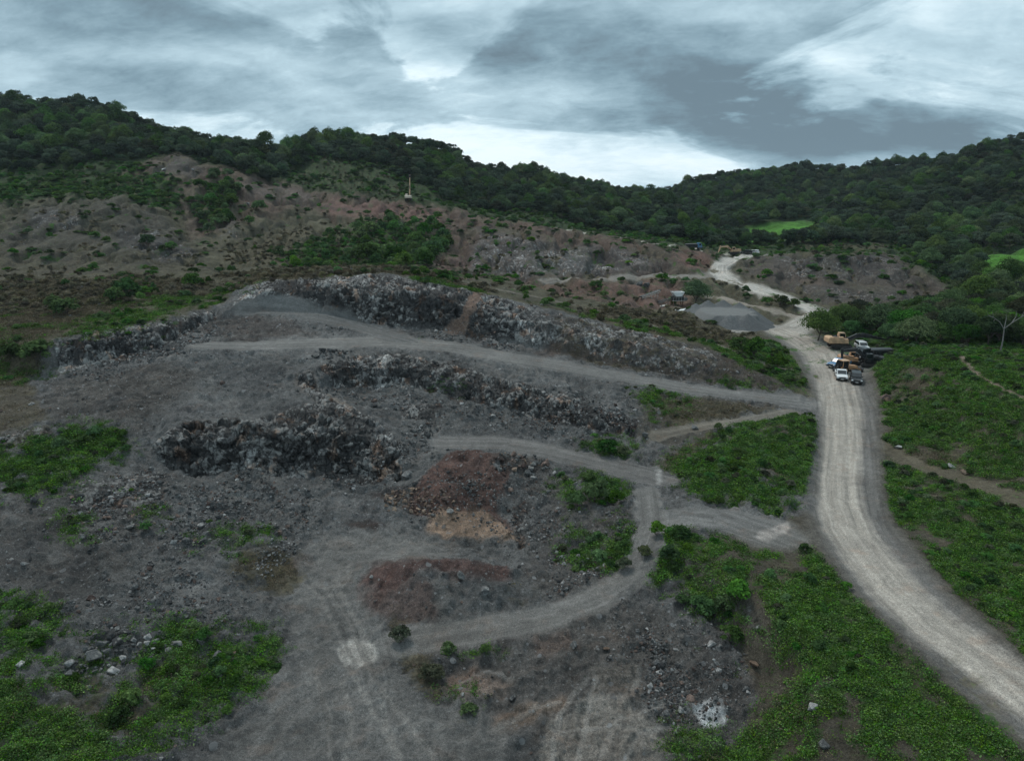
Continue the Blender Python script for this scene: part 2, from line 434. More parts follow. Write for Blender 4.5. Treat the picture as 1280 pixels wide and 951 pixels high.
# green hillock
LZ((905, 565, 1.0), (940, 545, 1.8), (990, 532, 1.8), (1012, 550, .9)); LZ((900, 600, .4), (950, 592, 1.3), (990, 598, .9), (1015, 600, .3))
LZ((860, 615, -.5), (930, 640, -.1), (990, 642, 0)); LZ((835, 505, 1.5), (900, 510, 1.3), (985, 514, .6)); LZ((830, 532, .5), (880, 532, .8), (1000, 516, .3)); LZ((830, 565, -.4), (880, 560, .3), (930, 535, .9))
# around the edges of the survey
LW((-60, 10, 0), (-30, 12, -2), (0, 12, -3.4), (14, 12, -3.2), (22, 12, 0), (50, 12, .8)); LW((-45, 25, -.5), (-24, 25, -2.8), (0, 27, -3.5), (8, 27, -3.8), (16, 27, -.6), (34, 27, .6), (60, 26, 1))
for yy, zl, zr in ((20, 0, 1), (40, .5, 1), (60, 1.5, 1.5), (85, 4, 4), (110, 7, 7), (150, 12, 7), (200, 14, 10), (260, 30, 18), (330, 44, 30), (400, 72, 52), (500, 110, 90)):
    LW((-1.45 * yy, yy, zl)); LW((1.45 * yy, yy, zr))
for yy, zz in ((620, 60), (760, 50), (900, 30), (1400, 10), (2600, 0)):
    LW(*[(t_ * yy, yy, zz if yy > 800 else zz + 12 * math.sin(t_ * 5)) for t_ in (-1.45, -1.0, -.6, -.35)])
for yy, zz in ((900, 25), (1400, 10), (2600, 0)):
    LW(*[(t_ * yy, yy, zz) for t_ in (-.1, .1, .3, .6, 1.0, 1.45)])
LW((.45 * 590, 590, 30), (.6 * 600, 600, 40), (1.0 * 620, 620, 55), (1.45 * 640, 640, 55))

# triangulate the survey with its break lines kept
V2, ZZ, ED = [], [], []
seen = {}
KD = 1.0
for L in LINES:
    prev = None
    for t, d, z in L:
        key = (round(t, 4), round(math.log(d), 4))
        if key not in seen:
            seen[key] = len(V2)
            V2.append(Vector((t, math.log(d) * KD)))
            ZZ.append(z)
        i = seen[key]
        if prev is not None and prev != i:
            ED.append((prev, i))
        prev = i
ov, oe, of, orv, ore, orf = delaunay_2d_cdt(V2, ED, [], 0, 1e-5)
tp = np.array([(v.x, v.y) for v in ov])
tz = np.zeros(len(ov))
base_xy = np.array([(v.x, v.y) for v in V2])
zz = np.array(ZZ)
n_cross = 0
for i, o in enumerate(orv):
    if len(o):
        tz[i] = zz[o[0]]
    else:                                  # two break lines cross: take the nearest surveyed heights
        d2 = ((base_xy - tp[i]) ** 2).sum(1)
        k = np.argsort(d2)[:4]
        w = 1 / (d2[k] + 1e-6)
        tz[i] = (zz[k] * w).sum() / w.sum()
        n_cross += 1
        print('CROSS', i, [round(a, 1) for a in project(tp[i][0] * math.exp(tp[i][1]), math.exp(tp[i][1]), tz[i])])
print('survey points', len(ov), 'crossings', n_cross)

# the ground grid: X = Y * t
T_ = np.concatenate([np.linspace(-1.4, -.96, 50)[:-1], np.linspace(-.96, .96, 1361), np.linspace(.96, 1.4, 50)[1:]])
D_ = [14.0]
while D_[-1] < 2400:
    d = D_[-1]
    D_.append(d * (1 + (.0042 if d < 34 else .0033 if d < 62 else .0021 if d < 74 else .0013 if d < 134 else .0021 if d < 142 else .0040 if d < 360 else .011 if d < 900 else .05)))
D_ = np.array(D_)
LD_ = np.log(D_) * KD
NR, NC = len(D_), len(T_)
Z = np.full((NR, NC), np.nan)
for f in of:
    a, b, c = (tp[i] for i in f)
    za, zb, zc = (tz[i] for i in f)
    c0, c1 = np.searchsorted(T_, min(a[0], b[0], c[0]) - 1e-9), np.searchsorted(T_, max(a[0], b[0], c[0]) + 1e-9)
    r0, r1 = np.searchsorted(LD_, min(a[1], b[1], c[1]) - 1e-9), np.searchsorted(LD_, max(a[1], b[1], c[1]) + 1e-9)
    if c1 <= c0 or r1 <= r0:
        continue
    X, Y = T_[None, c0:c1], LD_[r0:r1, None]
    den_ = (b[1] - c[1]) * (a[0] - c[0]) + (c[0] - b[0]) * (a[1] - c[1])
    if abs(den_) < 1e-12:
        continue
    w0 = ((b[1] - c[1]) * (X - c[0]) + (c[0] - b[0]) * (Y - c[1])) / den_
    w1 = ((c[1] - a[1]) * (X - c[0]) + (a[0] - c[0]) * (Y - c[1])) / den_
    w2 = 1 - w0 - w1
    m = (w0 >= -1e-6) & (w1 >= -1e-6) & (w2 >= -1e-6)
    sub = Z[r0:r1, c0:c1]
    sub[m] = (w0 * za + w1 * zb + w2 * zc)[m]
for r in range(NR):                        # fill outside the survey from the nearest column, then row
    bad = np.isnan(Z[r])
    if bad.any() and not bad.all():
        ok = np.where(~bad)[0]
        Z[r, bad] = np.interp(np.where(bad)[0], ok, Z[r, ok])
    elif bad.all() and r > 0:
        Z[r] = Z[r - 1]
if np.isnan(Z[0]).any():
    first = np.where(~np.isnan(Z[:, 0]))[0][0]
    Z[:first] = Z[first]

GX = D_[:, None] * T_[None, :]
GY = np.repeat(D_[:, None], NC, 1)
def slope_of(Zg):
    dzr = np.gradient(Zg, axis=0) / np.gradient(D_)[:, None]
    dzc = np.gradient(Zg, axis=1) / (np.gradient(T_)[None, :] * D_[:, None])
    return dzr - dzc * T_[None, :] * 0, dzc
s1, s2 = slope_of(Z)
steep = np.clip((np.hypot(s1, s2) - .33) / .3, 0, 1)
steep[D_ > 150] *= 0                        # beyond the pit the faces are weathered and smoother
steep = np.clip(blur(steep, 3) * 1.3, 0, 1)
Zs = blur(Z, 9)
Zss = blur(Z, 13)
far_w = np.clip((D_ - 150) / 60, 0, 1)[:, None] * np.clip((360 - D_) / 30, 0, 1)[:, None]
Zs = Zs * (1 - far_w) + Zss * far_w
vf = np.clip((D_ - 350) / 30, 0, 1)[:, None]
Zs = Zs * (1 - vf) + blur(Z, 2) * vf
Z = Z * steep + Zs * (1 - steep)

# ------------------------------------------------------------------ locating surveyed points on the ground
def hit(u, v):
    t, s = ray(u, v)
    c = int(np.clip(np.searchsorted(T_, t), 1, NC - 1))
    w = (t - T_[c - 1]) / (T_[c] - T_[c - 1])
    col_z = Z[:, c - 1] * (1 - w) + Z[:, c] * w
    diff = col_z - (CAMZ - D_ * s)
    k = np.where(diff > 0)[0]
    k = k[k > 5]
    if not len(k):
        return t, 900.0
    i = k[0]
    f = diff[i - 1] / (diff[i - 1] - diff[i])
    return t, D_[i - 1] + f * (D_[i] - D_[i - 1])

def height(x, y):
    t = x / y
    c = np.clip(np.searchsorted(T_, t), 1, NC - 1)
    r = np.clip(np.searchsorted(D_, y), 1, NR - 1)
    wc = np.clip((t - T_[c - 1]) / (T_[c] - T_[c - 1]), 0, 1)
    wr = np.clip((y - D_[r - 1]) / (D_[r] - D_[r - 1]), 0, 1)
    return (Z[r - 1, c - 1] * (1 - wc) + Z[r - 1, c] * wc) * (1 - wr) + (Z[r, c - 1] * (1 - wc) + Z[r, c] * wc) * wr

def spot(u, v):
    t, d = hit(u, v)
    x = t * d
    return Vector((x, d, float(height(np.float64(x), np.float64(d)))))

# ------------------------------------------------------------------ zones of ground cover, as outlines on the plan
WX = fbm2(GX * .11, GY * .11, 3, 11)
WX2 = fbm2(GX * .6, GY * .6, 3, 31)
WX3 = fbm2(GX * 2.4, GY * 1.6, 2, 41)
def zone(poly, ragged=1.0, soft=1, lim=None):
    """0..1 mask of an outline given by surveyed points; ragged = metres of wander of its edge"""
    pts = []
    n = len(poly)
    for i in range(n):                     # points between the corners keep straight edges on the ground
        (u0, v0), (u1, v1) = poly[i], poly[(i + 1) % n]
        m = max(1, int(math.hypot(u1 - u0, v1 - v0) / 25))
        for k in range(m):
            t, d = hit(u0 + (u1 - u0) * k / m, v0 + (v1 - v0) * k / m)
            if lim:
                d = min(max(d, lim[0]), lim[1])
            pts.append((t, math.log(d)))
    p = np.array(pts)
    mg = .03
    c0, c1 = np.searchsorted(T_, p[:, 0].min() - mg), np.searchsorted(T_, p[:, 0].max() + mg)
    r0, r1 = np.searchsorted(LD_, p[:, 1].min() - mg), np.searchsorted(LD_, p[:, 1].max() + mg)
    out = np.zeros((NR, NC), np.float32)
    if c1 <= c0 or r1 <= r0:
        return out
    sl = (slice(r0, r1), slice(c0, c1))
    wob = ragged / GY[sl]
    tt = T_[None, c0:c1] + wob * (WX[sl] * 1.0 + WX2[sl] * .5 + WX3[sl] * .22)
    dd = LD_[r0:r1, None] + wob * (WX2[sl] * -.6 + np.roll(WX, 37, 1)[sl] * 1.1)
    ins = np.zeros(tt.shape, bool)
    j = len(p) - 1
    for i in range(len(p)):
        xi, yi, xj, yj = p[i][0], p[i][1], p[j][0], p[j][1]
        if yi != yj:
            ins ^= ((yi > dd) != (yj > dd)) & (tt < (xj - xi) * (dd - yi) / (yj - yi) + xi)
        j = i
    out[sl] = blur(ins.astype(np.float32), soft) if soft else ins
    return out

across = np.zeros((NR, NC), np.float32)
along = np.zeros((NR, NC), np.float32)
def strip(pts, soft=2, ragged=.25, lim=None):
    """a track: surveyed centre points with half widths in metres"""
    P_ = []
    for i in range(len(pts) - 1):
        for k in range(6):
            f = k / 6
            P_.append([pts[i][q] + (pts[i + 1][q] - pts[i][q]) * f for q in range(3)])
    P_.append(list(pts[-1]))
    Q = []
    for u, v, w in P_:
        t, d = hit(u, v)
        if lim:
            d = min(max(d, lim[0]), lim[1])
        Q.append((t * d, d, w))
    out = np.zeros((NR, NC), np.float32)
    run = 0.0
    for (x0, y0, w0), (x1, y1, w1) in zip(Q[:-1], Q[1:]):
        wm = max(w0, w1) * 1.5 + .6
        r0, r1 = np.searchsorted(D_, min(y0, y1) - wm), np.searchsorted(D_, max(y0, y1) + wm)
        ya = max(min(y0, y1) - wm, 10)
        ts = [(min(x0, x1) - wm) / ya, (max(x0, x1) + wm) / ya, (min(x0, x1) - wm) / (max(y0, y1) + wm), (max(x0, x1) + wm) / (max(y0, y1) + wm)]
        c0, c1 = np.searchsorted(T_, min(ts)), np.searchsorted(T_, max(ts))
        if c1 <= c0 or r1 <= r0:
            continue
        sl = (slice(r0, r1), slice(c0, c1))
        X, Y = GX[sl] + WX2[sl] * ragged, GY[sl] + WX[sl] * ragged
        ex, ey = x1 - x0, y1 - y0
        L2 = ex * ex + ey * ey + 1e-9
        f = np.clip(((X - x0) * ex + (Y - y0) * ey) / L2, 0, 1)
        dist = np.hypot(X - x0 - f * ex, Y - y0 - f * ey)
        w = w0 + (w1 - w0) * f
        new = np.clip((1.25 - dist / w) / .5, 0, 1)
        won = new > np.maximum(out[sl], .02)
        L1 = math.sqrt(L2)
        side = ((GX[sl] - x0) * ey - (GY[sl] - y0) * ex) / L1
        across[sl] = np.where(won, side, across[sl])
        along[sl] = np.where(won, run + f * L1, along[sl])
        out[sl] = np.maximum(out[sl], new)
        run += L1
    return out
# ------------------------------------------------------------------ what covers the ground
base = np.empty((NR, NC, 3), np.float32)
base[:] = (.030, .042, .020)
base[D_ < 122] = (.078, .068, .053)
grass = np.zeros((NR, NC), np.float32)       # fresh green
dry = np.zeros((NR, NC), np.float32)         # brown dead growth
rock = np.zeros((NR, NC), np.float32)        # blasted rock
stone = np.zeros((NR, NC), np.float32)       # loose stones
rough = np.full((NR, NC), .16, np.float32)   # lumpiness in metres
track = np.zeros((NR, NC), np.float32)       # driven surface

def paint(m, col, a=1.0):
    global base
    w = (m * a)[..., None]
    base = base * (1 - w) + np.array(col, np.float32) * w
def put(field, m, v=1.0):
    np.copyto(field, field * (1 - m) + v * m)

GRAVEL, BROWN, RED, PALE = (.112, .110, .108), (.070, .064, .043), (.100, .068, .058), (.30, .285, .265)
# bare hills
m = zone([(-60, 262), (0, 257), (60, 249), (130, 242), (170, 222), (205, 196), (225, 193), (245, 204), (290, 212), (400, 241), (512, 251), (700, 287), (900, 316), (940, 319), (1110, 318), (1190, 362), (1190, 385), (1060, 400), (1010, 440), (1020, 500), (940, 520), (0, 480), (-60, 480)], 2.5, 2)
paint(m, BROWN); put(rough, m, .15); put(stone, m, .35)
for poly, c in (([(140, 222), (205, 196), (225, 193), (245, 204), (290, 212), (400, 242), (512, 251), (600, 268), (700, 287), (800, 304), (900, 318), (885, 343), (720, 347), (640, 352), (545, 345), (535, 325), (560, 300), (520, 275), (440, 270), (350, 264), (300, 280), (250, 300), (225, 260)], (.084, .056, .046)),
                ([(410, 250), (520, 256), (560, 268), (545, 282), (440, 275), (400, 268)], (.135, .080, .068)),
                ([(590, 280), (700, 300), (800, 315), (870, 325), (850, 340), (720, 345), (640, 348), (545, 342), (600, 305)], (.072, .056, .050)),
                ([(700, 318), (745, 320), (745, 340), (700, 340)], (.085, .082, .08)), ([(665, 325), (690, 322), (695, 343), (670, 345)], (.09, .10, .085)),
                ([(835, 318), (885, 320), (885, 340), (850, 335)], (.12, .072, .058)), ([(555, 320), (600, 330), (600, 348), (545, 350)], (.11, .07, .06)),
                ([(640, 352), (860, 352), (865, 385), (790, 385), (700, 366)], (.118, .072, .060)),
                ([(190, 208), (225, 194), (258, 212), (240, 222), (195, 220)], (.07, .064, .058)),
                ([(310, 225), (400, 243), (400, 252), (330, 250), (300, 240)], (.095, .077, .068)),
                ([(230, 235), (250, 235), (255, 300), (235, 300)], (.10, .078, .062)),
                ([(60, 250), (130, 245), (190, 258), (240, 302), (180, 318), (60, 312), (0, 310), (0, 290)], (.066, .060, .050)),
                ([(40, 268), (100, 266), (98, 282), (45, 286)], (.036, .034, .032)),
                ([(145, 288), (195, 292), (235, 310), (255, 325), (200, 322), (150, 308)], (.040, .037, .036)),
                ([(0, 315), (250, 325), (260, 338), (0, 345)], (.070, .062, .046)),
                ([(945, 320), (1115, 319), (1185, 362), (1160, 382), (1040, 382), (960, 356), (925, 345)], (.066, .054, .048)),
                ([(985, 335), (1010, 322), (1020, 340), (1040, 365), (990, 352)], (.090, .068, .056)),
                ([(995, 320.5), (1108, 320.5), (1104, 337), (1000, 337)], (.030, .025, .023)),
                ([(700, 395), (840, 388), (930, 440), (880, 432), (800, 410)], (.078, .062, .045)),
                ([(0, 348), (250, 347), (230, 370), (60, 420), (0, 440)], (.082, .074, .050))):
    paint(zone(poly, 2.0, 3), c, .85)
# scattered scrub and bare patches over the hills
hp = fbm2(GX * .09, GY * .07, 4, 201, .6)
hq = fbm2(GX * .25, GY * .12, 3, 211, .6)
np.maximum(dry, m * np.clip(hp * .9 + hq * .5 - .1, 0, .8), out=dry)
np.maximum(grass, m * np.clip(hq * .9 - hp * .5 - .12, 0, .75), out=grass)
paint(m * np.clip(fbm2(GX * .06 + 40, GY * .05, 3, 261) * .8, 0, .55), (.082, .076, .050))
paint(m * np.clip(-hp * .7 + hq * .3 - .1, 0, .6), (.042, .038, .035))
paint(m * np.clip(hq * .9 + hp * .3 - .45, 0, .5), (.105, .092, .068))
wild = (base[..., 1] > base[..., 0]) & (GY > 128)
np.maximum(grass, wild * np.clip(.42 + .3 * hq, 0, .75), out=grass)
# pit
m = zone([(272, 381), (300, 362), (332, 351), (400, 346), (480, 342), (545, 350), (600, 366), (700, 389), (790, 412), (850, 427), (900, 443), (985, 487), (1030, 505), (1025, 600), (1010, 640), (960, 660), (880, 668), (850, 700), (900, 790), (950, 870), (900, 951), (880, 1000), (-60, 1000), (-60, 560), (60, 520), (30, 470), (66, 424), (130, 413), (200, 401)], .8, 2)
paint(m, GRAVEL); put(stone, m, .8); put(rough, m, .16); pit = m.copy(); grass *= 1 - m; dry *= 1 - m
paint(zone([(60, 480), (200, 455), (260, 470), (180, 520), (60, 540)], 3, 6), (.082, .073, .066), .8)
paint(zone([(0, 620), (150, 600), (200, 680), (80, 760), (0, 750)], 3, 6), (.072, .067, .063), .7)
paint(zone([(480, 780), (760, 760), (860, 800), (950, 860), (900, 951), (640, 951), (600, 880)], 2, 6), (.088, .080, .074), .85)
paint(zone([(640, 590), (700, 600), (800, 660), (800, 720), (700, 760), (650, 720), (690, 640)], 2, 5), (.084, .076, .070), .85)
paint(zone([(265, 392), (345, 396), (400, 420), (290, 428), (250, 410)], 1.5, 5), (.070, .059, .054), .8)
paint(zone([(700, 395), (790, 412), (850, 427), (900, 443), (985, 487), (880, 480), (750, 455), (680, 440)], 1.2, 3), (.060, .051, .043), .9)
paint(zone([(800, 490), (980, 505), (900, 535), (830, 560), (790, 540)], 1.5, 4), (.085, .075, .062), .9)
pv = fbm2(GX * .16, GY * .12, 4, 221, .6)
pw = fbm2(GX * .45, GY * .33, 3, 231, .6)
paint(pit * np.clip(pv * .8 - .05, 0, .65), (.062, .061, .062))
paint(pit * np.clip(-pv * .7 + pw * .3 - .2, 0, .6), (.125, .119, .111))
paint(pit * np.clip(pw * .9 - pv * .3 - .45, 0, .55), (.145, .142, .138))
# blasted rock
ROCKS = [([(285, 384), (305, 364), (332, 353), (400, 348), (480, 344), (540, 352), (600, 366), (660, 384), (650, 428), (600, 425), (540, 410), (470, 402), (420, 392), (340, 388)], 1.0),
         ([(650, 382), (720, 397), (790, 412), (850, 427), (900, 443), (890, 470), (820, 464), (750, 450), (640, 428)], .52),
         ([(393, 462), (440, 446), (500, 443), (550, 452), (600, 468), (640, 480), (700, 494), (790, 522), (800, 548), (750, 541), (700, 530), (650, 516), (600, 505), (560, 494), (500, 482), (430, 484)], 1.0),
         ([(66, 426), (130, 415), (200, 402), (270, 385), (268, 400), (200, 437), (130, 458), (70, 466)], 1.0),
         ([(195, 555), (215, 538), (250, 525), (320, 522), (390, 508), (440, 512), (470, 530), (510, 560), (505, 598), (450, 600), (390, 592), (320, 590), (215, 588)], 1.0),
         ([(375, 470), (395, 465), (410, 495), (440, 515), (420, 530), (390, 505)], .9), ([(500, 505), (550, 505), (550, 522), (500, 525)], .9),
         ([(640, 630), (660, 620), (665, 680), (645, 690)], .6), ([(690, 505), (800, 525), (800, 545), (740, 540)], .8), ([(0, 540), (60, 535), (60, 560), (0, 560)], .7),
         ([(90, 600), (210, 590), (220, 640), (150, 650), (90, 640)], .5), ([(855, 690), (890, 700), (905, 740), (860, 730)], .55), ([(800, 780), (870, 840), (840, 860), (800, 830)], .4)]
ROCKS += [([(38, 266), (102, 264), (100, 284), (42, 288)], .42), ([(145, 286), (195, 290), (235, 310), (258, 326), (200, 324), (150, 310)], .40), ([(600, 290), (700, 306), (790, 316), (840, 326), (800, 340), (720, 344), (650, 347), (580, 342)], .42),
          ([(945, 322), (1105, 322), (1150, 350), (1060, 350), (980, 342)], .38), ([(960, 352), (1040, 360), (1160, 370), (1150, 382), (1040, 380)], .36), ([(855, 690), (930, 740), (960, 800), (900, 790), (860, 740)], .4), ([(270, 280), (300, 270), (300, 300), (270, 300)], .4)]
for poly, a in ROCKS:
    mm = zone(poly, .9, 2)
    np.maximum(rock, mm * a, out=rock)
    put(rough, mm * .8, .35)
paint(np.clip(rock, 0, 1), (.074, .070, .067), .9)
m = zone([(690, 392), (790, 412), (850, 427), (900, 443), (985, 487), (880, 478), (820, 468), (750, 455), (680, 440)], 1.2, 3)
paint(m, (.062, .051, .043), .75); np.maximum(dry, m * .4, out=dry)
paint(zone([(570, 398), (595, 362), (612, 365), (600, 385), (585, 415), (560, 420), (550, 412)], .5, 2), (.17, .115, .09), .9)
put(rock, zone([(578, 395), (598, 364), (612, 368), (596, 392), (585, 415), (560, 420), (552, 412)], .5, 2), .15)
paint(zone([(372, 470), (395, 468), (405, 490), (440, 510), (415, 520), (390, 500)], .8, 3), (.20, .165, .14), .75)
paint(zone([(215, 545), (270, 528), (330, 530), (320, 550), (230, 560)], .8, 3), (.17, .15, .13), .6)
paint(zone([(295, 535), (318, 540), (315, 575), (297, 572)], .4, 1), (.19, .115, .075), .6)
# red and sandy spoil
for poly, c, a in (([(545, 580), (570, 566), (620, 570), (640, 590), (620, 640), (645, 665), (600, 665), (540, 650), (500, 640), (520, 615)], (.100, .061, .052), .95),
                   ([(530, 650), (560, 643), (610, 645), (640, 665), (655, 674), (610, 675), (560, 674), (530, 667)], (.27, .19, .14), .95),
                   ([(452, 720), (470, 702), (520, 698), (640, 712), (625, 730), (540, 722), (490, 745), (460, 770), (445, 745)], (.096, .059, .052), .9),
                   ([(460, 750), (500, 735), (540, 740), (545, 780), (500, 788), (465, 775)], (.098, .068, .06), .75),
                   ([(620, 575), (680, 572), (690, 590), (640, 598), (615, 592)], (.062, .054, .050), .8),
                   ([(430, 655), (460, 648), (480, 655), (460, 662), (435, 660)], (.05, .038, .034), .9), ([(460, 610), (505, 607), (510, 618), (465, 624)], (.05, .042, .04), .8),
                   ([(355, 705), (378, 698), (395, 703), (380, 716), (320, 720)], (.16, .10, .07), .6),
                   ([(565, 835), (600, 828), (640, 845), (640, 862), (570, 868)], (.19, .145, .12), .8), ([(605, 905), (660, 880), (700, 870), (705, 880), (650, 905), (612, 918)], (.20, .145, .11), .8),
                   ([(675, 951), (690, 900), (740, 870), (800, 880), (840, 920), (850, 960), (680, 1000)], (.20, .18, .16), .9), ([(735, 840), (800, 830), (810, 870), (740, 875)], (.14, .125, .11), .7),
                   ([(660, 800), (700, 795), (720, 815), (670, 822)], (.12, .085, .07), .7),
                   ([(690, 415), (700, 440), (680, 450), (665, 440)], (.085, .06, .05), .5)):
    paint(zone(poly, .6, 2), c, a)
m = zone([(545, 580), (570, 566), (620, 570), (640, 590), (620, 640), (645, 665), (600, 665), (540, 650), (500, 640)], .6, 3); put(rough, m, .3)
m = zone([(452, 720), (470, 702), (640, 712), (690, 730), (600, 760), (520, 786), (460, 770)], .6, 3); put(rough, m, .35)
m = zone([(-60, 465), (35, 465), (70, 520), (62, 562), (-60, 572)], 1.5, 3)
np.maximum(dry, m * .45, out=dry); put(stone, m, .6)
# driven tracks (half widths in metres)
def drive(pts, col, a=1.0, soft=.25, lim=None, st=.12, ro=.05, tk=.75):
    m = strip(pts, ragged=soft, lim=lim)
    paint(m, col, a); put(rough, m, ro); put(stone, m, st); put(rock, m, 0); np.maximum(track, m * tk, out=track)
    return m
GREY = (.124, .120, .115)
drive([(250, 430, 2), (300, 432, 2.6), (400, 429, 3.5), (480, 427, 4), (560, 433, 3.6), (640, 447, 3.6), (700, 457, 3.4), (780, 471, 2.9), (850, 484, 2.7), (950, 496, 2.6), (1010, 503, 2.8)], GREY)
drive([(300, 384, 1.2), (350, 387, 1.8), (400, 395, 2.2), (440, 406, 2.6), (475, 416, 3), (500, 423, 3)], (.105, .104, .102))
drive([(560, 553, 2.2), (620, 553, 2.6), (680, 562, 2.4), (740, 577, 2.2), (800, 592, 2.4), (825, 600, 2)], (.105, .10, .096))
drive([(960, 665, 3.5), (920, 651, 2.6), (870, 645, 2.4), (830, 648, 2)], (.116, .113, .109), .8, .4)
drive([(500, 806, 1.6), (600, 790, 1.6), (680, 775, 1.7), (740, 752, 1.8), (790, 718, 1.6), (815, 660, 1.4), (810, 615, 1.5)], (.120, .114, .107), .6, .5)
drive([(520, 690, 4), (430, 688, 3.4), (405, 740, 3.2), (420, 800, 3.4), (430, 870, 5), (380, 951, 6), (500, 951, 6), (560, 930, 4)], (.124, .119, .113), .8, .9, tk=.3)
drive([(820, 545, 1.2), (880, 533, 1.3), (940, 524, 1.3), (990, 515, 1.4)], (.13, .115, .095), .75)
drive([(560, 346, 1.0), (600, 358, 1.0), (660, 369, 1.1), (720, 382, 1.2), (790, 400, 1.0), (880, 425, 1.0), (950, 452, 1.0), (990, 480, 1.2)], (.125, .112, .096), .8, lim=(118, 153))
drive([(680, 351, 2.0), (740, 348, 2.6), (800, 346, 3.2), (890, 344, 4.0)], (.17, .155, .14), .85, lim=(205, 255))
drive([(700, 287, 1.6), (750, 293.5, 2), (800, 302, 2.4), (850, 308.5, 2.4), (905, 316, 3)], (.33, .30, .27), .9, lim=(284, 356))
drive([(935, 320.5, 2), (1000, 317, 2.4), (1060, 316.5, 2.4), (1110, 317, 2)], (.16, .15, .14), .9, lim=(244, 316))
drive([(1030, 392, 3), (1070, 390, 4), (1115, 393, 4)], (.15, .145, .14), .9)
drive([(870, 366, 2), (905, 372, 2.4), (950, 385, 2.4), (1000, 396, 3.0)], (.20, .175, .15), .9)
drive([(1200, 445, .6), (1215, 465, .6), (1240, 480, .4), (1285, 500, .5)], (.15, .115, .09), .75, .5)
drive([(1098, 552, 1), (1140, 580, 1.2), (1210, 600, 1.3), (1290, 632, 1.4)], (.085, .074, .050), .5, .8, tk=.5)
ROAD = [(1340, 925, 3.2), (1240, 845, 3.1), (1178, 790, 3.2), (1122, 738, 3.6), (1085, 690, 3.9), (1062, 650, 3.8), (1058, 610, 3.5), (1061, 560, 3.4), (1060, 510, 4.2), (1045, 470, 5.4), (1030, 445, 6.0), (1000, 425, 5.4), (975, 412, 4.8)]
m_road = drive(ROAD, (.110, .104, .098), 1)
drive([(985, 415, 4.2), (1000, 405, 3.8), (1015, 396, 3.6)], (.26, .24, .215))
drive([(1030, 396, 3.2), (1000, 380, 3.0), (955, 364, 3.0), (920, 353, 3.0), (899, 342, 3.4), (900, 333, 3.4), (915, 325, 3.6), (940, 319.5, 3.6)], (.32, .30, .275), 1, lim=(180, 302))
drive([(1030, 430, 3), (1060, 437, 4), (1075, 460, 3)], (.13, .125, .115), .7)
drive([(1345, 912, 2.2), (1280, 862, 2.15), (1240, 834, 2.1), (1178, 790, 2.2), (1122, 740, 2.2), (1088, 700, 2.2), (1062, 665, 2.2), (1050, 630, 2.0), (1049, 600, 2.0), (1052, 560, 2.15), (1052, 510, 2.7), (1044, 470, 3.2), (1030, 445, 3.7), (1000, 424, 3.6), (960, 408, 3.4)], (.275, .248, .218), .95, .22)
drive([(915, 414, 2), (960, 408, 3)], (.24, .225, .21), .9)
# bleached spots
for poly, c, a in (([(416, 813), (422, 804), (436, 799), (454, 800), (466, 808), (471, 818), (464, 829), (447, 833), (428, 830)], (.42, .395, .365), 1), ([(421, 814), (426, 807), (438, 802), (453, 803), (464, 811), (466, 819), (460, 826), (445, 829), (430, 826)], (.19, .175, .16), .85), ([(420, 700), (438, 706), (440, 735), (425, 745), (405, 738), (385, 735), (410, 720)], (.15, .14, .13), .7), ([(950, 665), (985, 652), (990, 660), (960, 678), (945, 672)], (.30, .27, .25), .75),
                   ([(865, 872), (885, 870), (912, 890), (908, 902), (885, 898)], (.55, .56, .57), 1), ([(845, 850), (870, 862), (862, 874), (845, 866)], (.26, .26, .26), .9),
                   ([(1180, 660), (1215, 680), (1235, 710), (1215, 720), (1190, 700), (1170, 680)], (.17, .14, .12), .55), ([(820, 585), (828, 585), (826, 605), (821, 605)], (.28, .27, .26), .8)):
    mm = zone(poly, .3, 1)
    paint(mm * np.clip(.75 + WX3 * .35, 0, 1), c, a); put(stone, mm, .3)
for pts in ([(378, 728), (400, 745), (425, 800), (432, 830), (462, 880), (500, 951)], [(405, 735), (430, 762), (447, 800), (456, 830), (490, 880), (545, 951)], [(418, 728), (440, 765), (458, 800)], [(395, 700), (430, 690), (500, 680)], [(360, 752), (400, 748), (430, 740)], [(395, 850), (410, 890), (415, 951)], [(428, 850), (440, 900), (430, 951)],
            [(480, 900), (500, 951)], [(690, 951), (700, 890), (735, 850)], [(720, 951), (735, 890), (745, 845)], [(750, 951), (770, 900), (830, 880)], [(780, 951), (800, 915), (842, 905)], [(690, 915), (770, 905), (830, 925)], [(735, 875), (790, 870), (800, 835)], [(575, 850), (610, 835), (640, 850)], [(612, 912), (660, 890), (700, 876)]):
    m = strip([(u_, v_, .20) for u_, v_ in pts], ragged=.12)
    paint(m, (.19, .178, .165), .45)
    np.maximum(track, m * .3, out=track)
for pts in ([(386, 728), (410, 748), (434, 800)], [(412, 735), (434, 765), (451, 800), (470, 850), (520, 951)], [(700, 951), (712, 890), (740, 850)], [(760, 945), (785, 900)], [(430, 800), (445, 830)], [(446, 800), (458, 830)], [(400, 860), (422, 951)]):
    paint(strip([(u_, v_, .16) for u_, v_ in pts], ragged=.1), (.075, .071, .067), .35)
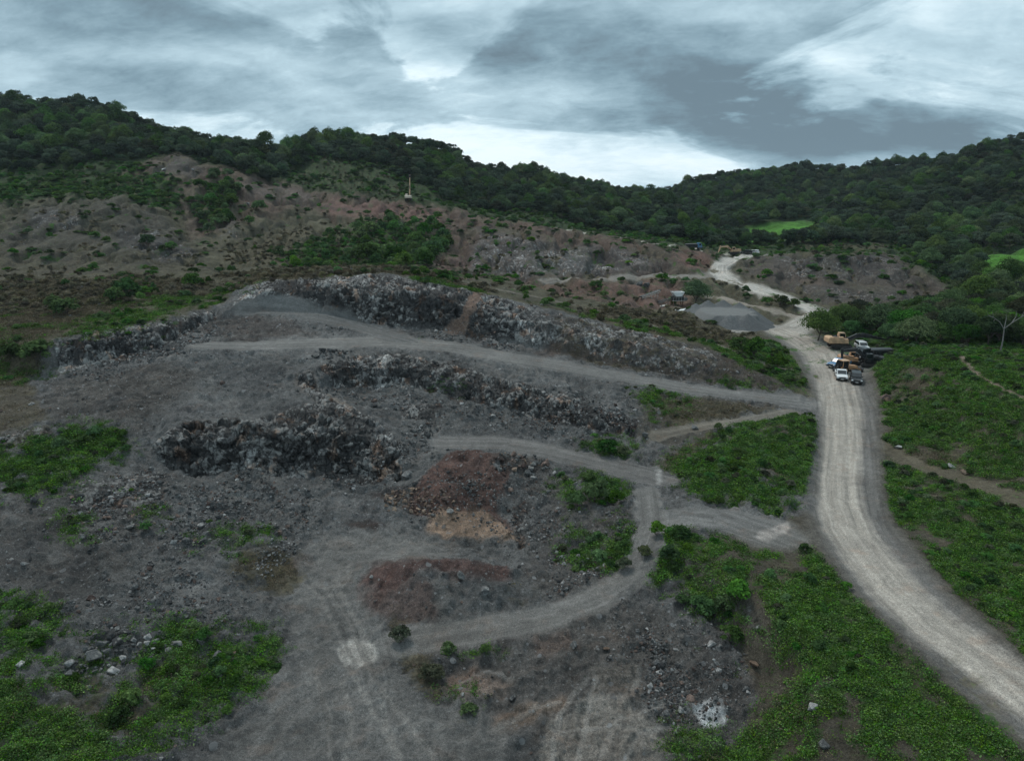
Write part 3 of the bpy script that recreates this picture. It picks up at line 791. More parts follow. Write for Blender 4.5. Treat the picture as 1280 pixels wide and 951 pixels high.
# growing things on the ground
def green(poly, a=1.0, d=.15, rag=2.0, soft=4, lim=None):
    m = zone(poly, rag * 1.3, soft * 3 if lim is None else soft, lim)
    np.maximum(grass, m * a * (1 - track), out=grass); np.maximum(dry, m * d, out=dry)
def brown(poly, a=1.0, rag=2.0, soft=4, lim=None):
    m = zone(poly, rag * 1.3, soft * 3, lim) * (1 - track)
    np.maximum(dry, m * a, out=dry)
    grass[...] = grass * (1 - .6 * m * a)
green([(825, 590), (860, 550), (940, 530), (1000, 518), (1029, 530), (1027, 580), (1016, 625), (960, 640), (900, 622), (850, 610)], .9, .35, 1.2)
brown([(815, 575), (860, 545), (900, 540), (880, 570), (850, 600), (820, 600)], .8)
green([(885, 672), (955, 692), (1010, 706), (1044, 717), (1096, 757), (1126, 802), (1175, 822), (1224, 858), (1265, 892), (1320, 930), (1320, 1000), (945, 1000), (940, 900), (1010, 850), (975, 790), (930, 745), (880, 705)], .9, .4, 1.4)
green([(840, 700), (870, 680), (920, 740), (960, 800), (930, 810), (880, 770)], .6, .7, 1.5)
brown([(990, 820), (1060, 880), (1040, 940), (960, 930), (955, 880)], .75); brown([(1130, 830), (1200, 890), (1290, 960), (1200, 930), (1120, 860)], .6); brown([(880, 690), (930, 700), (990, 770), (1000, 820), (960, 800)], .55)
green([(1100, 575), (1150, 600), (1300, 645), (1320, 830), (1205, 735), (1142, 672), (1108, 650)], .95, .15, .8)
green([(1094, 500), (1088, 480), (1095, 450), (1140, 440), (1300, 445), (1320, 680), (1150, 590), (1102, 555)], .75, .5, 1.5)
brown([(1100, 552), (1150, 562), (1290, 600), (1300, 640), (1150, 592), (1105, 572)], .8); brown([(1095, 470), (1150, 480), (1180, 510), (1130, 510), (1100, 495)], .8); brown([(1190, 520), (1290, 540), (1300, 575), (1200, 550)], .6)
green([(840, 640), (870, 655), (880, 700), (840, 730), (790, 720), (780, 690), (800, 660)], .9, .3); green([(700, 605), (745, 588), (785, 605), (780, 635), (700, 632)], .8, .3); green([(710, 660), (770, 655), (770, 700), (720, 700)], .55, .5)
green([(-60, 840), (90, 832), (150, 822), (220, 800), (300, 785), (365, 798), (330, 835), (270, 870), (200, 920), (130, 960), (-60, 1000)], .85, .5, 1.5)
brown([(200, 830), (310, 805), (300, 845), (230, 900), (150, 940), (100, 930)], .85, 2)
green([(-20, 560), (50, 545), (90, 545), (150, 528), (162, 548), (100, 590), (60, 622), (-20, 625)], .75, .3, 1.4); green([(-20, 755), (30, 756), (60, 775), (90, 770), (60, 800), (20, 830), (-20, 830)], .8, .4)
green([(245, 685), (285, 660), (345, 672), (330, 695), (280, 690)], .65, .5, 1); brown([(235, 705), (290, 690), (380, 695), (375, 755), (325, 755), (270, 725)], .95)
green([(165, 640), (200, 630), (210, 655), (170, 660)], .3, .4); green([(70, 655), (110, 650), (110, 670), (75, 670)], .5, .2, .6)
brown([(450, 765), (500, 788), (560, 830), (610, 880), (595, 905), (540, 880), (490, 825)], .95, 1.2); green([(560, 870), (600, 880), (590, 900), (565, 890)], .5, .5, .8); brown([(600, 745), (660, 722), (695, 735), (680, 755), (620, 765)], .85, 1.2); green([(575, 800), (640, 790), (635, 800), (585, 808)], .6, .6, .8)
brown([(780, 840), (870, 905), (880, 951), (840, 930)], .3); green([(840, 895), (900, 905), (960, 930), (960, 1000), (880, 1000), (850, 930)], .6, .7)
green([(-40, 240), (100, 216), (200, 214), (230, 232), (232, 275), (205, 262), (190, 255), (130, 243), (60, 250), (-40, 265)], .9, .5, 3)
green([(250, 235), (268, 218), (290, 225), (298, 250), (285, 275), (262, 292), (246, 268)], .9, .3, 2); green([(330, 318), (400, 292), (470, 270), (545, 280), (562, 302), (525, 337), (440, 337), (340, 337)], .75, .6, 3)
brown([(280, 300), (340, 275), (420, 285), (340, 335), (270, 335)], .7, 3); brown([(300, 340), (480, 335), (560, 345), (480, 342), (300, 358)], .9)
green([(280, 345), (340, 345), (300, 370), (220, 380), (110, 425), (60, 420), (180, 370)], .35, .5, 2); brown([(-60, 350), (260, 347), (290, 352), (200, 375), (60, 420), (30, 470), (-60, 520)], .9, 2)
green([(150, 352), (185, 350), (190, 372), (140, 374)], .8, .3, 1.5); green([(-20, 420), (20, 430), (60, 440), (40, 470), (-20, 470)], .4, .8, 1.5); green([(180, 405), (260, 372), (230, 372), (150, 395), (80, 420), (100, 424)], .3, .2, 1)
green([(640, 372), (740, 395), (800, 408), (860, 425), (925, 445), (910, 440), (850, 418), (780, 400), (700, 380)], .85, .3, .6, 2); green([(400, 343), (480, 338), (560, 347), (612, 364), (600, 366), (480, 341), (400, 346)], .5, .7, .5, 2)
green([(915, 425), (960, 425), (1000, 455), (1006, 480), (985, 486), (940, 460)], .85, .5, 1.5); brown([(700, 388), (830, 385), (900, 415), (940, 430), (900, 436), (800, 404)], .9, 2)
green([(805, 490), (860, 497), (850, 520), (815, 525)], .7, .6, 1.5); brown([(800, 492), (990, 508), (900, 532), (830, 540)], .8, 1.5); green([(880, 470), (930, 480), (985, 492), (900, 482)], .5, .5, 1, 2)
brown([(700, 440), (880, 478), (820, 470), (740, 455)], .6, 1, 2); green([(735, 548), (775, 550), (780, 575), (750, 572)], .8, .3, 1)
green([(495, 417), (540, 426), (572, 436), (560, 438), (510, 424)], .7, .2, .3, 1); green([(540, 480), (580, 478), (575, 490), (540, 488)], .5, .3, .8, 2)
green([(150, 300), (200, 305), (195, 315), (150, 312)], .5, .3, 2); green([(700, 352), (770, 355), (765, 368), (730, 366)], .5, .4, 1); green([(950, 335), (975, 340), (970, 352), (945, 348)], .6, .3, 1); green([(1075, 378), (1115, 378), (1110, 386), (1075, 385)], .8, .2, .8)
green([(360, 214), (400, 206), (460, 214), (520, 232), (550, 248), (500, 248), (440, 240), (360, 230)], .35, .8, 3); green([(560, 258), (700, 280), (800, 298), (900, 314), (930, 306), (800, 285), (650, 265)], .95, .2, 3)
def plot_of(u0, u1, d0, d1):
    t0, t1 = ray(u0, 290)[0], ray(u1, 290)[0]
    tt = GX / GY + WX * 2.5 / GY
    dd = GY + WX * 6
    return ((tt > t0) & (tt < t1) & (dd > d0) & (dd < d1)).astype(np.float32)
clear = plot_of(928, 1020, 372, 466) + plot_of(1228, 1420, 225, 292)
field = plot_of(928, 1020, 405, 462) + plot_of(1234, 1420, 245, 289)
grass *= 1 - .8 * clear; dry *= 1 - clear
paint(blur(field, 1), (.055, .150, .022)); paint(blur(np.clip(clear - field, 0, 1), 2), (.034, .060, .022))
green([(1120, 320), (1280, 335), (1290, 450), (1110, 450), (1010, 425), (1010, 408), (1110, 402), (1195, 385), (1190, 360)], .7, .3, 2)
brown([(960, 313), (1010, 305), (1110, 306), (1120, 316)], .8, 1.5)
np.maximum(dry, np.clip(grass * .9 - .1, 0, 1) * np.clip(.5 - WX * .5 - WX2 * .3, 0, 1), out=dry)
dirt_brown = np.clip(WX * .5 + WX2 * .3 + .35, 0, 1)
grass *= np.clip(.62 + .85 * (WX * .5 + WX2 * .5 + .35), 0, 1)
put(rough, np.clip(grass + dry, 0, 1), .40)
rock *= (1 - .8 * np.clip(grass, 0, 1))

# ------------------------------------------------------------------ relief: lumps everywhere, blocks on the rock
lump = fbm2(GX * .30, GY * .30, 3, 51, .55) * .55 + fbm2(GX * 1.3, GY * 1.3, 3, 61, .6) * .33
Z = Z + lump * rough * np.clip(1 + (GY - 120) / 160, .7, 2.6)
big_gully = np.abs(fbm2(GX * .055 + 3, GY * .03, 4, 71)) ; 
hillw = np.clip((GY - 160) / 60, 0, 1) * np.clip((430 - GY) / 100, 0, 1)
Z = Z - hillw * (1 - track) * (np.clip(.35 - big_gully, 0, .35) * 8.5 - .8)
rills = fbm2(GX * .22, GY * .05, 3, 77, .6)
Z = Z + hillw * (1 - track) * rills * .55
dome = zone([(-60, 262), (0, 257), (60, 249), (130, 242), (190, 255), (240, 300), (262, 335), (250, 345), (-60, 345)], 2, 5)
face = zone([(560, 275), (700, 297), (850, 318), (890, 330), (860, 342), (640, 348), (545, 342)], 2, 5) * .8 + zone([(945, 322), (1110, 321), (1180, 362), (1160, 380), (1040, 378), (950, 345)], 2, 5) * .7
led = np.clip(dome + face, 0, 1)
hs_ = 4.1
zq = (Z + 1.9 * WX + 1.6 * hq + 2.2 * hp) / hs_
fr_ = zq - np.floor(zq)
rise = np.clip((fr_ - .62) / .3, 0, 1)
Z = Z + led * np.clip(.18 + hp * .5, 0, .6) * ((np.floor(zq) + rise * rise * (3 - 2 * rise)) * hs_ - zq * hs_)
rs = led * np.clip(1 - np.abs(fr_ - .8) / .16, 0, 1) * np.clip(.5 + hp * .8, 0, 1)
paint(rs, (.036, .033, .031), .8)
grass *= 1 - rs
np.maximum(dry, led * np.clip(.5 - fr_, 0, .5) * np.clip(.4 + hp, 0, 1) * 1.4, out=dry)
far_l = np.clip((GY - 350) / 60, 0, 1)
Z = Z + far_l * (fbm2(GX * .013, GY * .013, 3, 301, .5) * 5.5 + fbm2(GX * .05, GY * .05, 2, 311) * 2.0)
spoil = np.abs(fbm2(GX * .21, GY * .21, 4, 241, .6))
Z = Z + pit * (1 - np.clip(track * 1.6, 0, 1)) * (1 - rock) * ((.30 - np.clip(spoil, 0, .6)) * .95 + fbm2(GX * .8, GY * .8, 3, 251, .6) * .16)
for poly, hgt in (([(540, 588), (570, 568), (620, 568), (660, 585), (630, 620), (600, 648), (545, 640), (515, 628)], .9), ([(455, 745), (475, 706), (530, 700), (640, 714), (620, 745), (540, 775), (480, 775)], .8), ([(480, 626), (520, 612), (570, 635), (530, 652)], .35), ([(312, 712), (352, 680), (374, 686), (340, 706)], .5)):
    mm_ = blur(zone(poly, .5, 2), 14)
    Z = Z + mm_ * hgt * (1 + .5 * pw)
# wheel ruts and graded ridges on the tracks
Z = Z + track * vnoise2(GX * 1.6, GY * .25, 5) * .05
# ruts worn into the haul road and the berm of scrapings along its edge
ab = np.abs(across)
Z = Z - m_road * (np.exp(-((ab - .95) / .28) ** 2) * .07 + np.exp(-((ab - 2.0) / .3) ** 2) * .04)
Z = Z + np.clip(m_road * (1 - m_road) * 4, 0, 1) * (.10 + .18 * np.clip(WX2, 0, 1))

# the mesh rows follow the faces of the benches, so steep rock gets as many rows as flat ground
NR2 = 1720
Vpx = project(GX, GY, Z)[1]
seg = np.abs(np.diff(Vpx, axis=0))
seg = np.clip(seg, .12, 9) + .05
seg = blur(seg, 2)
cum = np.concatenate([np.zeros((1, NC)), np.cumsum(seg, 0)], 0)
cum = cum / cum[-1:]
ATT = dict(cover=base, grass=grass, dry=dry, rock=rock, stone=stone, track=track, across=across, along=along, road=m_road)
def blur_cols(A, n):
    for _ in range(3):
        p_ = np.concatenate([np.repeat(A[:, :1], n + 1, 1), A, np.repeat(A[:, -1:], n, 1)], 1)
        c_ = np.cumsum(p_, 1)
        A = (c_[:, 2 * n + 1:] - c_[:, :-(2 * n + 1)]) / (2 * n + 1)
    return A
cum = blur_cols(cum, 22)
tgt = np.linspace(0, 1, NR2)
D2 = np.empty((NR2, NC))
for q in range(NC):
    D2[:, q] = np.interp(tgt, cum[:, q], D_)
ri = np.clip(np.searchsorted(D_, D2.ravel()), 1, NR - 1).reshape(NR2, NC)
rw = (D2 - D_[ri - 1]) / (D_[ri] - D_[ri - 1])
cq = np.broadcast_to(np.arange(NC), (NR2, NC))
def regrid(A):
    w_ = rw if A.ndim == 2 else rw[..., None]
    return A[ri - 1, cq] * (1 - w_) + A[ri, cq] * w_
AT2 = {k_: regrid(v_).astype(np.float32) for k_, v_ in ATT.items()}
PX, PY, PZ = D2 * T_[None, :], D2.copy(), regrid(Z)
rk = AT2['rock']
zx = np.gradient(Z, axis=1) / (np.gradient(T_)[None, :] * D_[:, None])
zy = np.gradient(Z, axis=0) / np.gradient(D_)[:, None] - zx * T_[None, :]
nl = np.sqrt(zx * zx + zy * zy + 1)
NX, NY, NZ = (regrid(blur(q_, 4)) for q_ in (-zx / nl, -zy / nl, 1 / nl))
k = rk > .03
xr, yr, zr = PX[k], PY[k], PZ[k]
wx = fbm2(xr * .5 + zr * .2, yr * .4 + zr * .7, 3, 91) * .5
wy = fbm2(xr * .45 - zr * .5, yr * .4 + 9, 3, 95) * .5
w1 = worley3(xr * .34 + wx, yr * .26 + wy, zr * .46 + wx, 5)
w2 = worley3(xr * .85 + wx * 1.5, yr * .7 + wy * 1.4, zr * 1.1 - wx, 6)
w3 = worley3(xr * 2.1 + wy, yr * 1.7, zr * 2.6 + wx, 8)
w4 = worley3(xr * 4.6, yr * 3.6, zr * 5.2, 9)
dsp = (w1[2] - .5) * 1.15 + (w2[2] - .5) * .55 + (w3[2] - .5) * .18 + (w4[2] - .5) * .10
dsp -= np.clip(.14 - (w1[1] - w1[0]), 0, .14) * 2.8
dsp -= np.clip(.16 - (w2[1] - w2[0]), 0, .16) * .9
dsp -= np.clip(.16 - (w3[1] - w3[0]), 0, .16) * .5
amp = np.clip(rk[k], 0, 1) ** 1.3 * np.clip(1.15 - PY[k] / 400, .3, 1)
PX[k] += NX[k] * dsp * amp
PY[k] += NY[k] * dsp * amp
PZ[k] += NZ[k] * dsp * amp * .85
# each block has its own tone, pale where it broke fresh
blk = np.full(rk.shape, .5, np.float32)
blk[k] = w2[2] * .55 + w3[2] * .3 + w1[2] * .15
AT2['block'] = blk
AT2['cover'] = AT2['cover'] * 1.25

# ------------------------------------------------------------------ ground meshes
def grid_object(name, mask_faces, attrs, mat, kind='structure'):
    idx = np.arange(NR2 * NC).reshape(NR2, NC)
    q = np.stack([idx[:-1, :-1], idx[:-1, 1:], idx[1:, 1:], idx[1:, :-1]], -1)[mask_faces]
    used, inv = np.unique(q.ravel(), return_inverse=True)
    co = np.stack([PX, PY, PZ], -1).reshape(-1, 3)[used].astype(np.float32)
    me = bpy.data.meshes.new(name)
    me.vertices.add(len(co)); me.vertices.foreach_set('co', co.ravel())
    me.loops.add(len(inv)); me.loops.foreach_set('vertex_index', inv.astype(np.int32))
    me.polygons.add(len(q)); me.polygons.foreach_set('loop_start', np.arange(0, len(inv), 4, dtype=np.int32))
    me.polygons.foreach_set('loop_total', np.full(len(q), 4, np.int32))
    for an, arr in attrs.items():
        if arr.ndim == 3:
            a = me.attributes.new(an, 'FLOAT_COLOR', 'POINT')
            c = np.ones((len(used), 4), np.float32)
            c[:, :3] = arr.reshape(-1, 3)[used]
            a.data.foreach_set('color', c.ravel())
        else:
            a = me.attributes.new(an, 'FLOAT', 'POINT')
            a.data.foreach_set('value', arr.ravel()[used].astype(np.float32))
    me.update()
    me.polygons.foreach_set('use_smooth', np.ones(len(q), bool))
    me.materials.append(mat)
    o = bpy.data.objects.new(name, me)
    COL.objects.link(o)
    o['kind'] = kind
    return o

def ground_material():
    m = bpy.data.materials.new('ground')
    m.use_nodes = True
    n = NT(m.node_tree)
    b = n.n['Principled BSDF']
    pos = n.add('ShaderNodeNewGeometry').outputs['Position']
    c = n.attr('cover', 'Color')
    g, d, r, st, tr = (n.attr(a) for a in ('grass', 'dry', 'rock', 'stone', 'track'))
    a1 = n.noise(pos, .16, 4, .6)
    a2 = n.noise(pos, 1.1, 5, .65)
    a3 = n.noise(pos, 5.0, 4, .7)  # grain tone; its strong contrast also paints in micro-shadow
    soft = n.ramp(tr, 0, 1, 1, .38, False)
    v = n.math('MULTIPLY', n.ramp(a1, .3, .7, .70, 1.32, False), n.math('MULTIPLY', n.ramp(a2, .28, .72, .66, 1.36, False), n.ramp(a3, .3, .7, .62, 1.42, False)))
    v = n.math('ADD', 1, n.math('MULTIPLY', n.math('SUBTRACT', v, 1), soft))
    cv = n.add('ShaderNodeCombineXYZ')
    n.put(cv.inputs[0], n.math('MULTIPLY', n.attr('across'), 1.5))
    n.put(cv.inputs[1], n.math('MULTIPLY', n.attr('along'), .045))
    st1 = n.noise(cv.outputs[0], 1.0, 5, .62, dist=.3)
    streak = n.ramp(st1, .30, .70, .54, 1.46, False)
    streak = n.math('ADD', 1, n.math('MULTIPLY', n.math('SUBTRACT', streak, 1), tr))
    v = n.math('MULTIPLY', v, streak)
    cc = n.add('ShaderNodeVectorMath', operation='SCALE')
    n.put(cc.inputs[0], c); n.put(cc.inputs['Scale'], v)
    c = cc.outputs[0]
    a4 = n.noise(pos, 16.0, 3, .7)
    c = n.mix(n.ramp(a4, .35, .68), n.mix(1, c, (.60, .60, .61, 1), 'MULTIPLY'), n.mix(1, c, (1.42, 1.41, 1.38, 1), 'MULTIPLY'))  # finest grain, darks deepened to stand in for micro-shadow
    # warm and cool soil
    hue = n.noise(pos, .45, 3, .6)
    c = n.mix(n.ramp(hue, .54, .74, 0, .38), c, n.mix(1, c, (1.22, .96, .82, 1), 'MULTIPLY'))
    # wheel marks: long streaks along the way
    # small stones
    for sc, th, k in ((1.4, .80, .9), (3.2, .62, .8), (7.5, .55, .65)):
        vn = n.add('ShaderNodeTexVoronoi', feature='F1')
        n.put(vn.inputs['Vector'], pos); n.put(vn.inputs['Scale'], sc)
        sepc = n.add('ShaderNodeSeparateColor')
        n.put(sepc.inputs[0], vn.outputs['Color'])
        msk = n.math('MULTIPLY', n.math('GREATER_THAN', sepc.outputs[0], th), n.math('LESS_THAN', vn.outputs['Distance'], n.math('MULTIPLY', sepc.outputs[1], .42)))
        msk = n.math('MULTIPLY', msk, n.math('MULTIPLY', st, k))
        tone = n.ramp(sepc.outputs[2], 0, 1, .03, .33, False)
        cb = n.add('ShaderNodeCombineColor')
        for i in range(3):
            n.put(cb.inputs[i], tone)
        c = n.mix(msk, c, cb.outputs[0])
    # blasted rock: pale fresh breaks, dark joints, rusty seams
    mpn = n.add('ShaderNodeMapping'); n.put(mpn.inputs['Vector'], pos); mpn.inputs['Scale'].default_value = (1.0, .8, .62); mpn.inputs['Rotation'].default_value = (.3, .2, .5)
    rp = mpn.outputs[0]
    p1 = n.noise(rp, .33, 6, .68, dist=.6)
    p2 = n.noise(rp, 1.6, 6, .7, dist=.4)
    p3 = n.noise(rp, .12, 3, .5)
    pale = n.math('ADD', n.math('MULTIPLY', p1, .5), n.math('ADD', n.math('MULTIPLY', p2, .45), n.math('MULTIPLY', p3, .45)))
    edge = n.voro(n.vmath('ADD', rp, n.vmath('SCALE', n.noise(rp, .8, 3, .6, color=True), s=1.1)), .75, 'DISTANCE_TO_EDGE')
    fine = n.noise(rp, 4.5, 5, .75)
    rc = n.mix(n.ramp(pale, .52, .64), (.026, .026, .028, 1), (.074, .071, .069, 1))
    rc = n.mix(n.ramp(pale, .71, .76), rc, (.22, .212, .205, 1))
    rc = n.mix(n.ramp(pale, .785, .83), rc, (.56, .55, .53, 1))
    rc = n.mix(n.ramp(fine, .30, .48, .75, 0), rc, n.mix(1, rc, (.35, .35, .36, 1), 'MULTIPLY'))
    rc = n.mix(n.ramp(fine, .55, .72, 0, .8), rc, n.mix(1, rc, (1.9, 1.88, 1.85, 1), 'MULTIPLY'))
    bk = n.attr('block')
    rc = n.mix(n.ramp(bk, .30, .5, .4, 0), rc, n.mix(1, rc, (.5, .5, .51, 1), 'MULTIPLY'))
    rc = n.mix(n.math('MULTIPLY', n.ramp(bk, .60, .74), n.ramp(pale, .58, .72)), rc, (.27, .262, .25, 1))
    rust = n.noise(rp, .5, 4, .6)
    rc = n.mix(n.ramp(rust, .54, .66, 0, .75), rc, n.mix(1, rc, (1.5, .98, .72, 1), 'MULTIPLY'))
    rc = n.mix(n.ramp(edge, .0, .07, .75, 0), rc, (.015, .015, .017, 1))
    rc = n.vmath('SCALE', rc, s=1.2)
    c = n.mix(n.ramp(n.math('ADD', r, n.math('MULTIPLY', n.math('SUBTRACT', p2, .5), .9)), .28, .62), c, rc)
    # dead growth, then green
    g1 = n.noise(pos, .5, 5, .68)
    g2 = n.noise(pos, 2.6, 5, .7)
    dc = n.mix(n.ramp(g2, .35, .65), (.062, .056, .036, 1), (.165, .140, .095, 1))
    c = n.mix(n.ramp(n.math('ADD', d, n.math('MULTIPLY', n.math('SUBTRACT', g1, .5), 1.4)), .35, .75, 0, .9), c, dc)
    gc = n.mix(n.ramp(g2, .32, .66), (.022, .036, .014, 1), (.042, .095, .022, 1))
    gc = n.mix(n.ramp(g1, .48, .68, 0, .7), gc, (.065, .150, .028, 1))
    c = n.mix(n.ramp(n.math('ADD', g, n.math('MULTIPLY', n.math('SUBTRACT', n.math('ADD', n.math('MULTIPLY', g1, .5), n.math('MULTIPLY', g2, .5)), .5), 3.2)), .40, .85), c, gc)
    n.put(b.inputs['Base Color'], c)
    b.inputs['Roughness'].default_value = .95
    b.inputs['Specular IOR Level'].default_value = .15
    bh = n.math('ADD', n.math('MULTIPLY', n.noise(pos, 1.8, 9, .80), .7), n.math('MULTIPLY', p2, n.math('MULTIPLY', r, .6)))
    bp = n.add('ShaderNodeBump')
    n.put(bp.inputs['Height'], bh)
    bp.inputs['Distance'].default_value = .8
    n.put(bp.inputs['Strength'], n.ramp(tr, 0, 1, .95, .25, False))
    n.put(b.inputs['Normal'], bp.outputs[0])
    return m

GM = ground_material()
def fmask(a):
    return (a[:-1, :-1] + a[1:, 1:] + a[1:, :-1] + a[:-1, 1:]) * .25
f_road = fmask(AT2['road']) > .5
f_road |= (fmask(AT2['track']) > .5) & (fmask(AT2['cover'][..., 0]) > .2) & (fmask(D2) > 150)
f_trk = (fmask(AT2['track']) > .38) & ~f_road
f_hill = (fmask(D2) > 300) & ~f_road & ~f_trk
f_gr = ~(f_road | f_trk | f_hill)
for nm, fm in (('ground', f_gr), ('road', f_road), ('path', f_trk), ('hills', f_hill)):
    grid_object(nm, fm, AT2, GM)
# ------------------------------------------------------------------ small builders
def simple_mat(name, col, rough=.6, metal=0.0, var=.12, scale=3.0, dirt=None, spec=.4):
    m = bpy.data.materials.new(name)
    m.use_nodes = True
    n = NT(m.node_tree)
    b = n.n['Principled BSDF']
    tcn = n.add('ShaderNodeTexCoord').outputs['Object']
    f = n.noise(tcn, scale, 4, .6)
    c = n.mix(n.ramp(f, .3, .7), tuple(max(0, x * (1 - var)) for x in col[:3]) + (1,), tuple(min(1, x * (1 + var)) for x in col[:3]) + (1,))
    if dirt:
        c = n.mix(n.ramp(n.noise(tcn, scale * .7, 5, .7), .45, .7, 0, .8), c, (*dirt, 1))
    n.put(b.inputs['Base Color'], c)
    b.inputs['Roughness'].default_value = rough
    b.inputs['Metallic'].default_value = metal
    b.inputs['Specular IOR Level'].default_value = spec
    return m

def leaf_mat(name, dark, light, hue=.0, trans=.35):
    m = bpy.data.materials.new(name)
    m.use_nodes = True
    n = NT(m.node_tree)
    n.n.clear()
    tone = n.attr('tone')
    oi = n.add('ShaderNodeObjectInfo')
    rnd = oi.outputs['Random']
    c = n.mix(n.ramp(tone, 0, 1, smooth=False), (*dark, 1), (*light, 1))
    hs = n.add('ShaderNodeHueSaturation')
    n.put(hs.inputs['Hue'], n.ramp(rnd, 0, 1, .5 - .035 + hue, .5 + .02 + hue, False))
    r2 = n.math('FRACT', n.math('MULTIPLY', rnd, 7.31))
    n.put(hs.inputs['Saturation'], n.ramp(r2, 0, 1, .70, 1.12, False))
    r3 = n.math('FRACT', n.math('MULTIPLY', rnd, 17.77))
    n.put(hs.inputs['Value'], n.ramp(r3, 0, 1, .5, 1.5, False))
    n.put(hs.inputs['Color'], c)
    d = n.add('ShaderNodeBsdfDiffuse')
    n.put(d.inputs[0], hs.outputs[0])
    t = n.add('ShaderNodeBsdfTranslucent')
    n.put(t.inputs[0], hs.outputs[0])
    mx = n.add('ShaderNodeMixShader')
    mx.inputs[0].default_value = trans
    n.l.new(d.outputs[0], mx.inputs[1]); n.l.new(t.outputs[0], mx.inputs[2])
    o = n.add('ShaderNodeOutputMaterial')
    n.l.new(mx.outputs[0], o.inputs[0])
    return m

def mesh_from(name, V, F, mat, tone=None, smooth=False):
    me = bpy.data.meshes.new(name)
    V = np.asarray(V, np.float32)
    F = np.asarray(F, np.int32)
    me.vertices.add(len(V)); me.vertices.foreach_set('co', V.ravel())
    k = F.shape[1]
    me.loops.add(F.size); me.loops.foreach_set('vertex_index', F.ravel())
    me.polygons.add(len(F)); me.polygons.foreach_set('loop_start', np.arange(0, F.size, k, dtype=np.int32))
    me.polygons.foreach_set('loop_total', np.full(len(F), k, np.int32))
    if tone is not None:
        a = me.attributes.new('tone', 'FLOAT', 'POINT')
        a.data.foreach_set('value', np.asarray(tone, np.float32))
    if smooth:
        me.polygons.foreach_set('use_smooth', np.ones(len(F), bool))
    me.update()
    me.validate()
    me.materials.append(mat)
    return me

def leaves(cent, nrm, size, tone, rng, bend=.35):
    """one folded leaf blade per centre, facing about along nrm"""
    n = len(cent)
    nn = nrm + rng.normal(0, .45, (n, 3))
    nn /= np.linalg.norm(nn, axis=1)[:, None] + 1e-9
    a = np.cross(nn, rng.normal(0, 1, (n, 3)))
    a /= np.linalg.norm(a, axis=1)[:, None] + 1e-9
    b = np.cross(nn, a)
    s = size[:, None]
    asp = rng.uniform(.5, .9, (n, 1))
    p0, p1 = cent - a * s * .5, cent + a * s * .5
    q0 = cent + b * s * .5 * asp - nn * s * bend * .3
    q1 = cent - b * s * .5 * asp - nn * s * bend * .3
    V = np.stack([p0, q0, p1, q1], 1).reshape(-1, 3)
    F = np.arange(4 * n).reshape(n, 4)
    return V, F, np.repeat(tone, 4)

def crown_mesh(name, mat, rng, R0=4.0, H=5.0, base=2.5, clumps=22, per=45, lsize=.8, flat=.75, spread=1.0, droop=0.0):
    C_, N_, S_, T = [], [], [], []
    for k in range(clumps):
        az = rng.uniform(0, 2 * math.pi)
        up = rng.uniform(-.15, 1) ** 1.0
        rr = math.sqrt(max(0, 1 - max(up, 0) ** 2)) * rng.uniform(.55, 1.0) * spread
        cc = np.array([math.cos(az) * rr * R0 * .78, math.sin(az) * rr * R0 * .78, base + (H - base) * (.45 + .5 * up * rng.uniform(.8, 1.1))])
        cr = R0 * rng.uniform(.26, .46)
        n = int(per * rng.uniform(.7, 1.3) * (cr / (R0 * .36)) ** 2)
        d = rng.normal(0, 1, (n, 3))
        d /= np.linalg.norm(d, axis=1)[:, None]
        d[:, 2] = np.where(d[:, 2] < -.35, -d[:, 2], d[:, 2])
        rad = cr * rng.uniform(.72, 1.06, (n, 1)) * (1 + .18 * np.sin(d[:, :1] * 5 + k) * np.cos(d[:, 1:2] * 4))
        p = cc + d * rad * np.array([1, 1, flat])
        C_.append(p); N_.append(d)
        S_.append(lsize * rng.uniform(.55, 1.25, n))
        T.append(np.clip(rng.uniform(.15, .85) + rng.normal(0, .2, n), 0, 1))
    V, F, t = leaves(np.concatenate(C_), np.concatenate(N_), np.concatenate(S_), np.concatenate(T), rng)
    return mesh_from(name, V, F, mat, t)

def tube(path, radii, seg=6):
    V, F = [], []
    n = len(path)
    for i in range(n):
        p = Vector(path[i])
        d = (Vector(path[min(i + 1, n - 1)]) - Vector(path[max(i - 1, 0)])).normalized()
        a = d.cross(Vector((.31, .95, .1))).normalized()
        b = d.cross(a)
        for k in range(seg):
            an = 2 * math.pi * k / seg
            V.append(p + (a * math.cos(an) + b * math.sin(an)) * radii[i])
    for i in range(n - 1):
        for k in range(seg):
            F.append((i * seg + k, i * seg + (k + 1) % seg, (i + 1) * seg + (k + 1) % seg, (i + 1) * seg + k))
    return [tuple(v) for v in V], F

def join(parts):
    V, F = [], []
    for v, f in parts:
        o = len(V)
        V += v
        F += [tuple(i + o for i in q) for q in f]
    return V, F

def trunk_mesh(name, mat, rng, R0=4.0, H=5.0, base=2.5, n=6, r=.16):
    parts = []
    lean = rng.normal(0, .25, 2)
    fork = np.array([lean[0], lean[1], base * .75])
    parts.append(tube([(0, 0, -.8), (lean[0] * .4, lean[1] * .4, base * .35), tuple(fork)], [r * 1.3, r, r * .8]))
    for k in range(n):
        az = 2 * math.pi * k / n + rng.uniform(-.4, .4)
        rr = R0 * rng.uniform(.35, .65)
        tip = np.array([math.cos(az) * rr, math.sin(az) * rr, base + (H - base) * rng.uniform(.35, .75)])
        mid = fork * .5 + tip * .5 + np.array([0, 0, .25 * rng.uniform(-1, 1)])
        parts.append(tube([tuple(fork), tuple(mid), tuple(tip)], [r * .6, r * .4, r * .15], 5))
    V, F = join(parts)
    return mesh_from(name, V, F, mat, smooth=True)

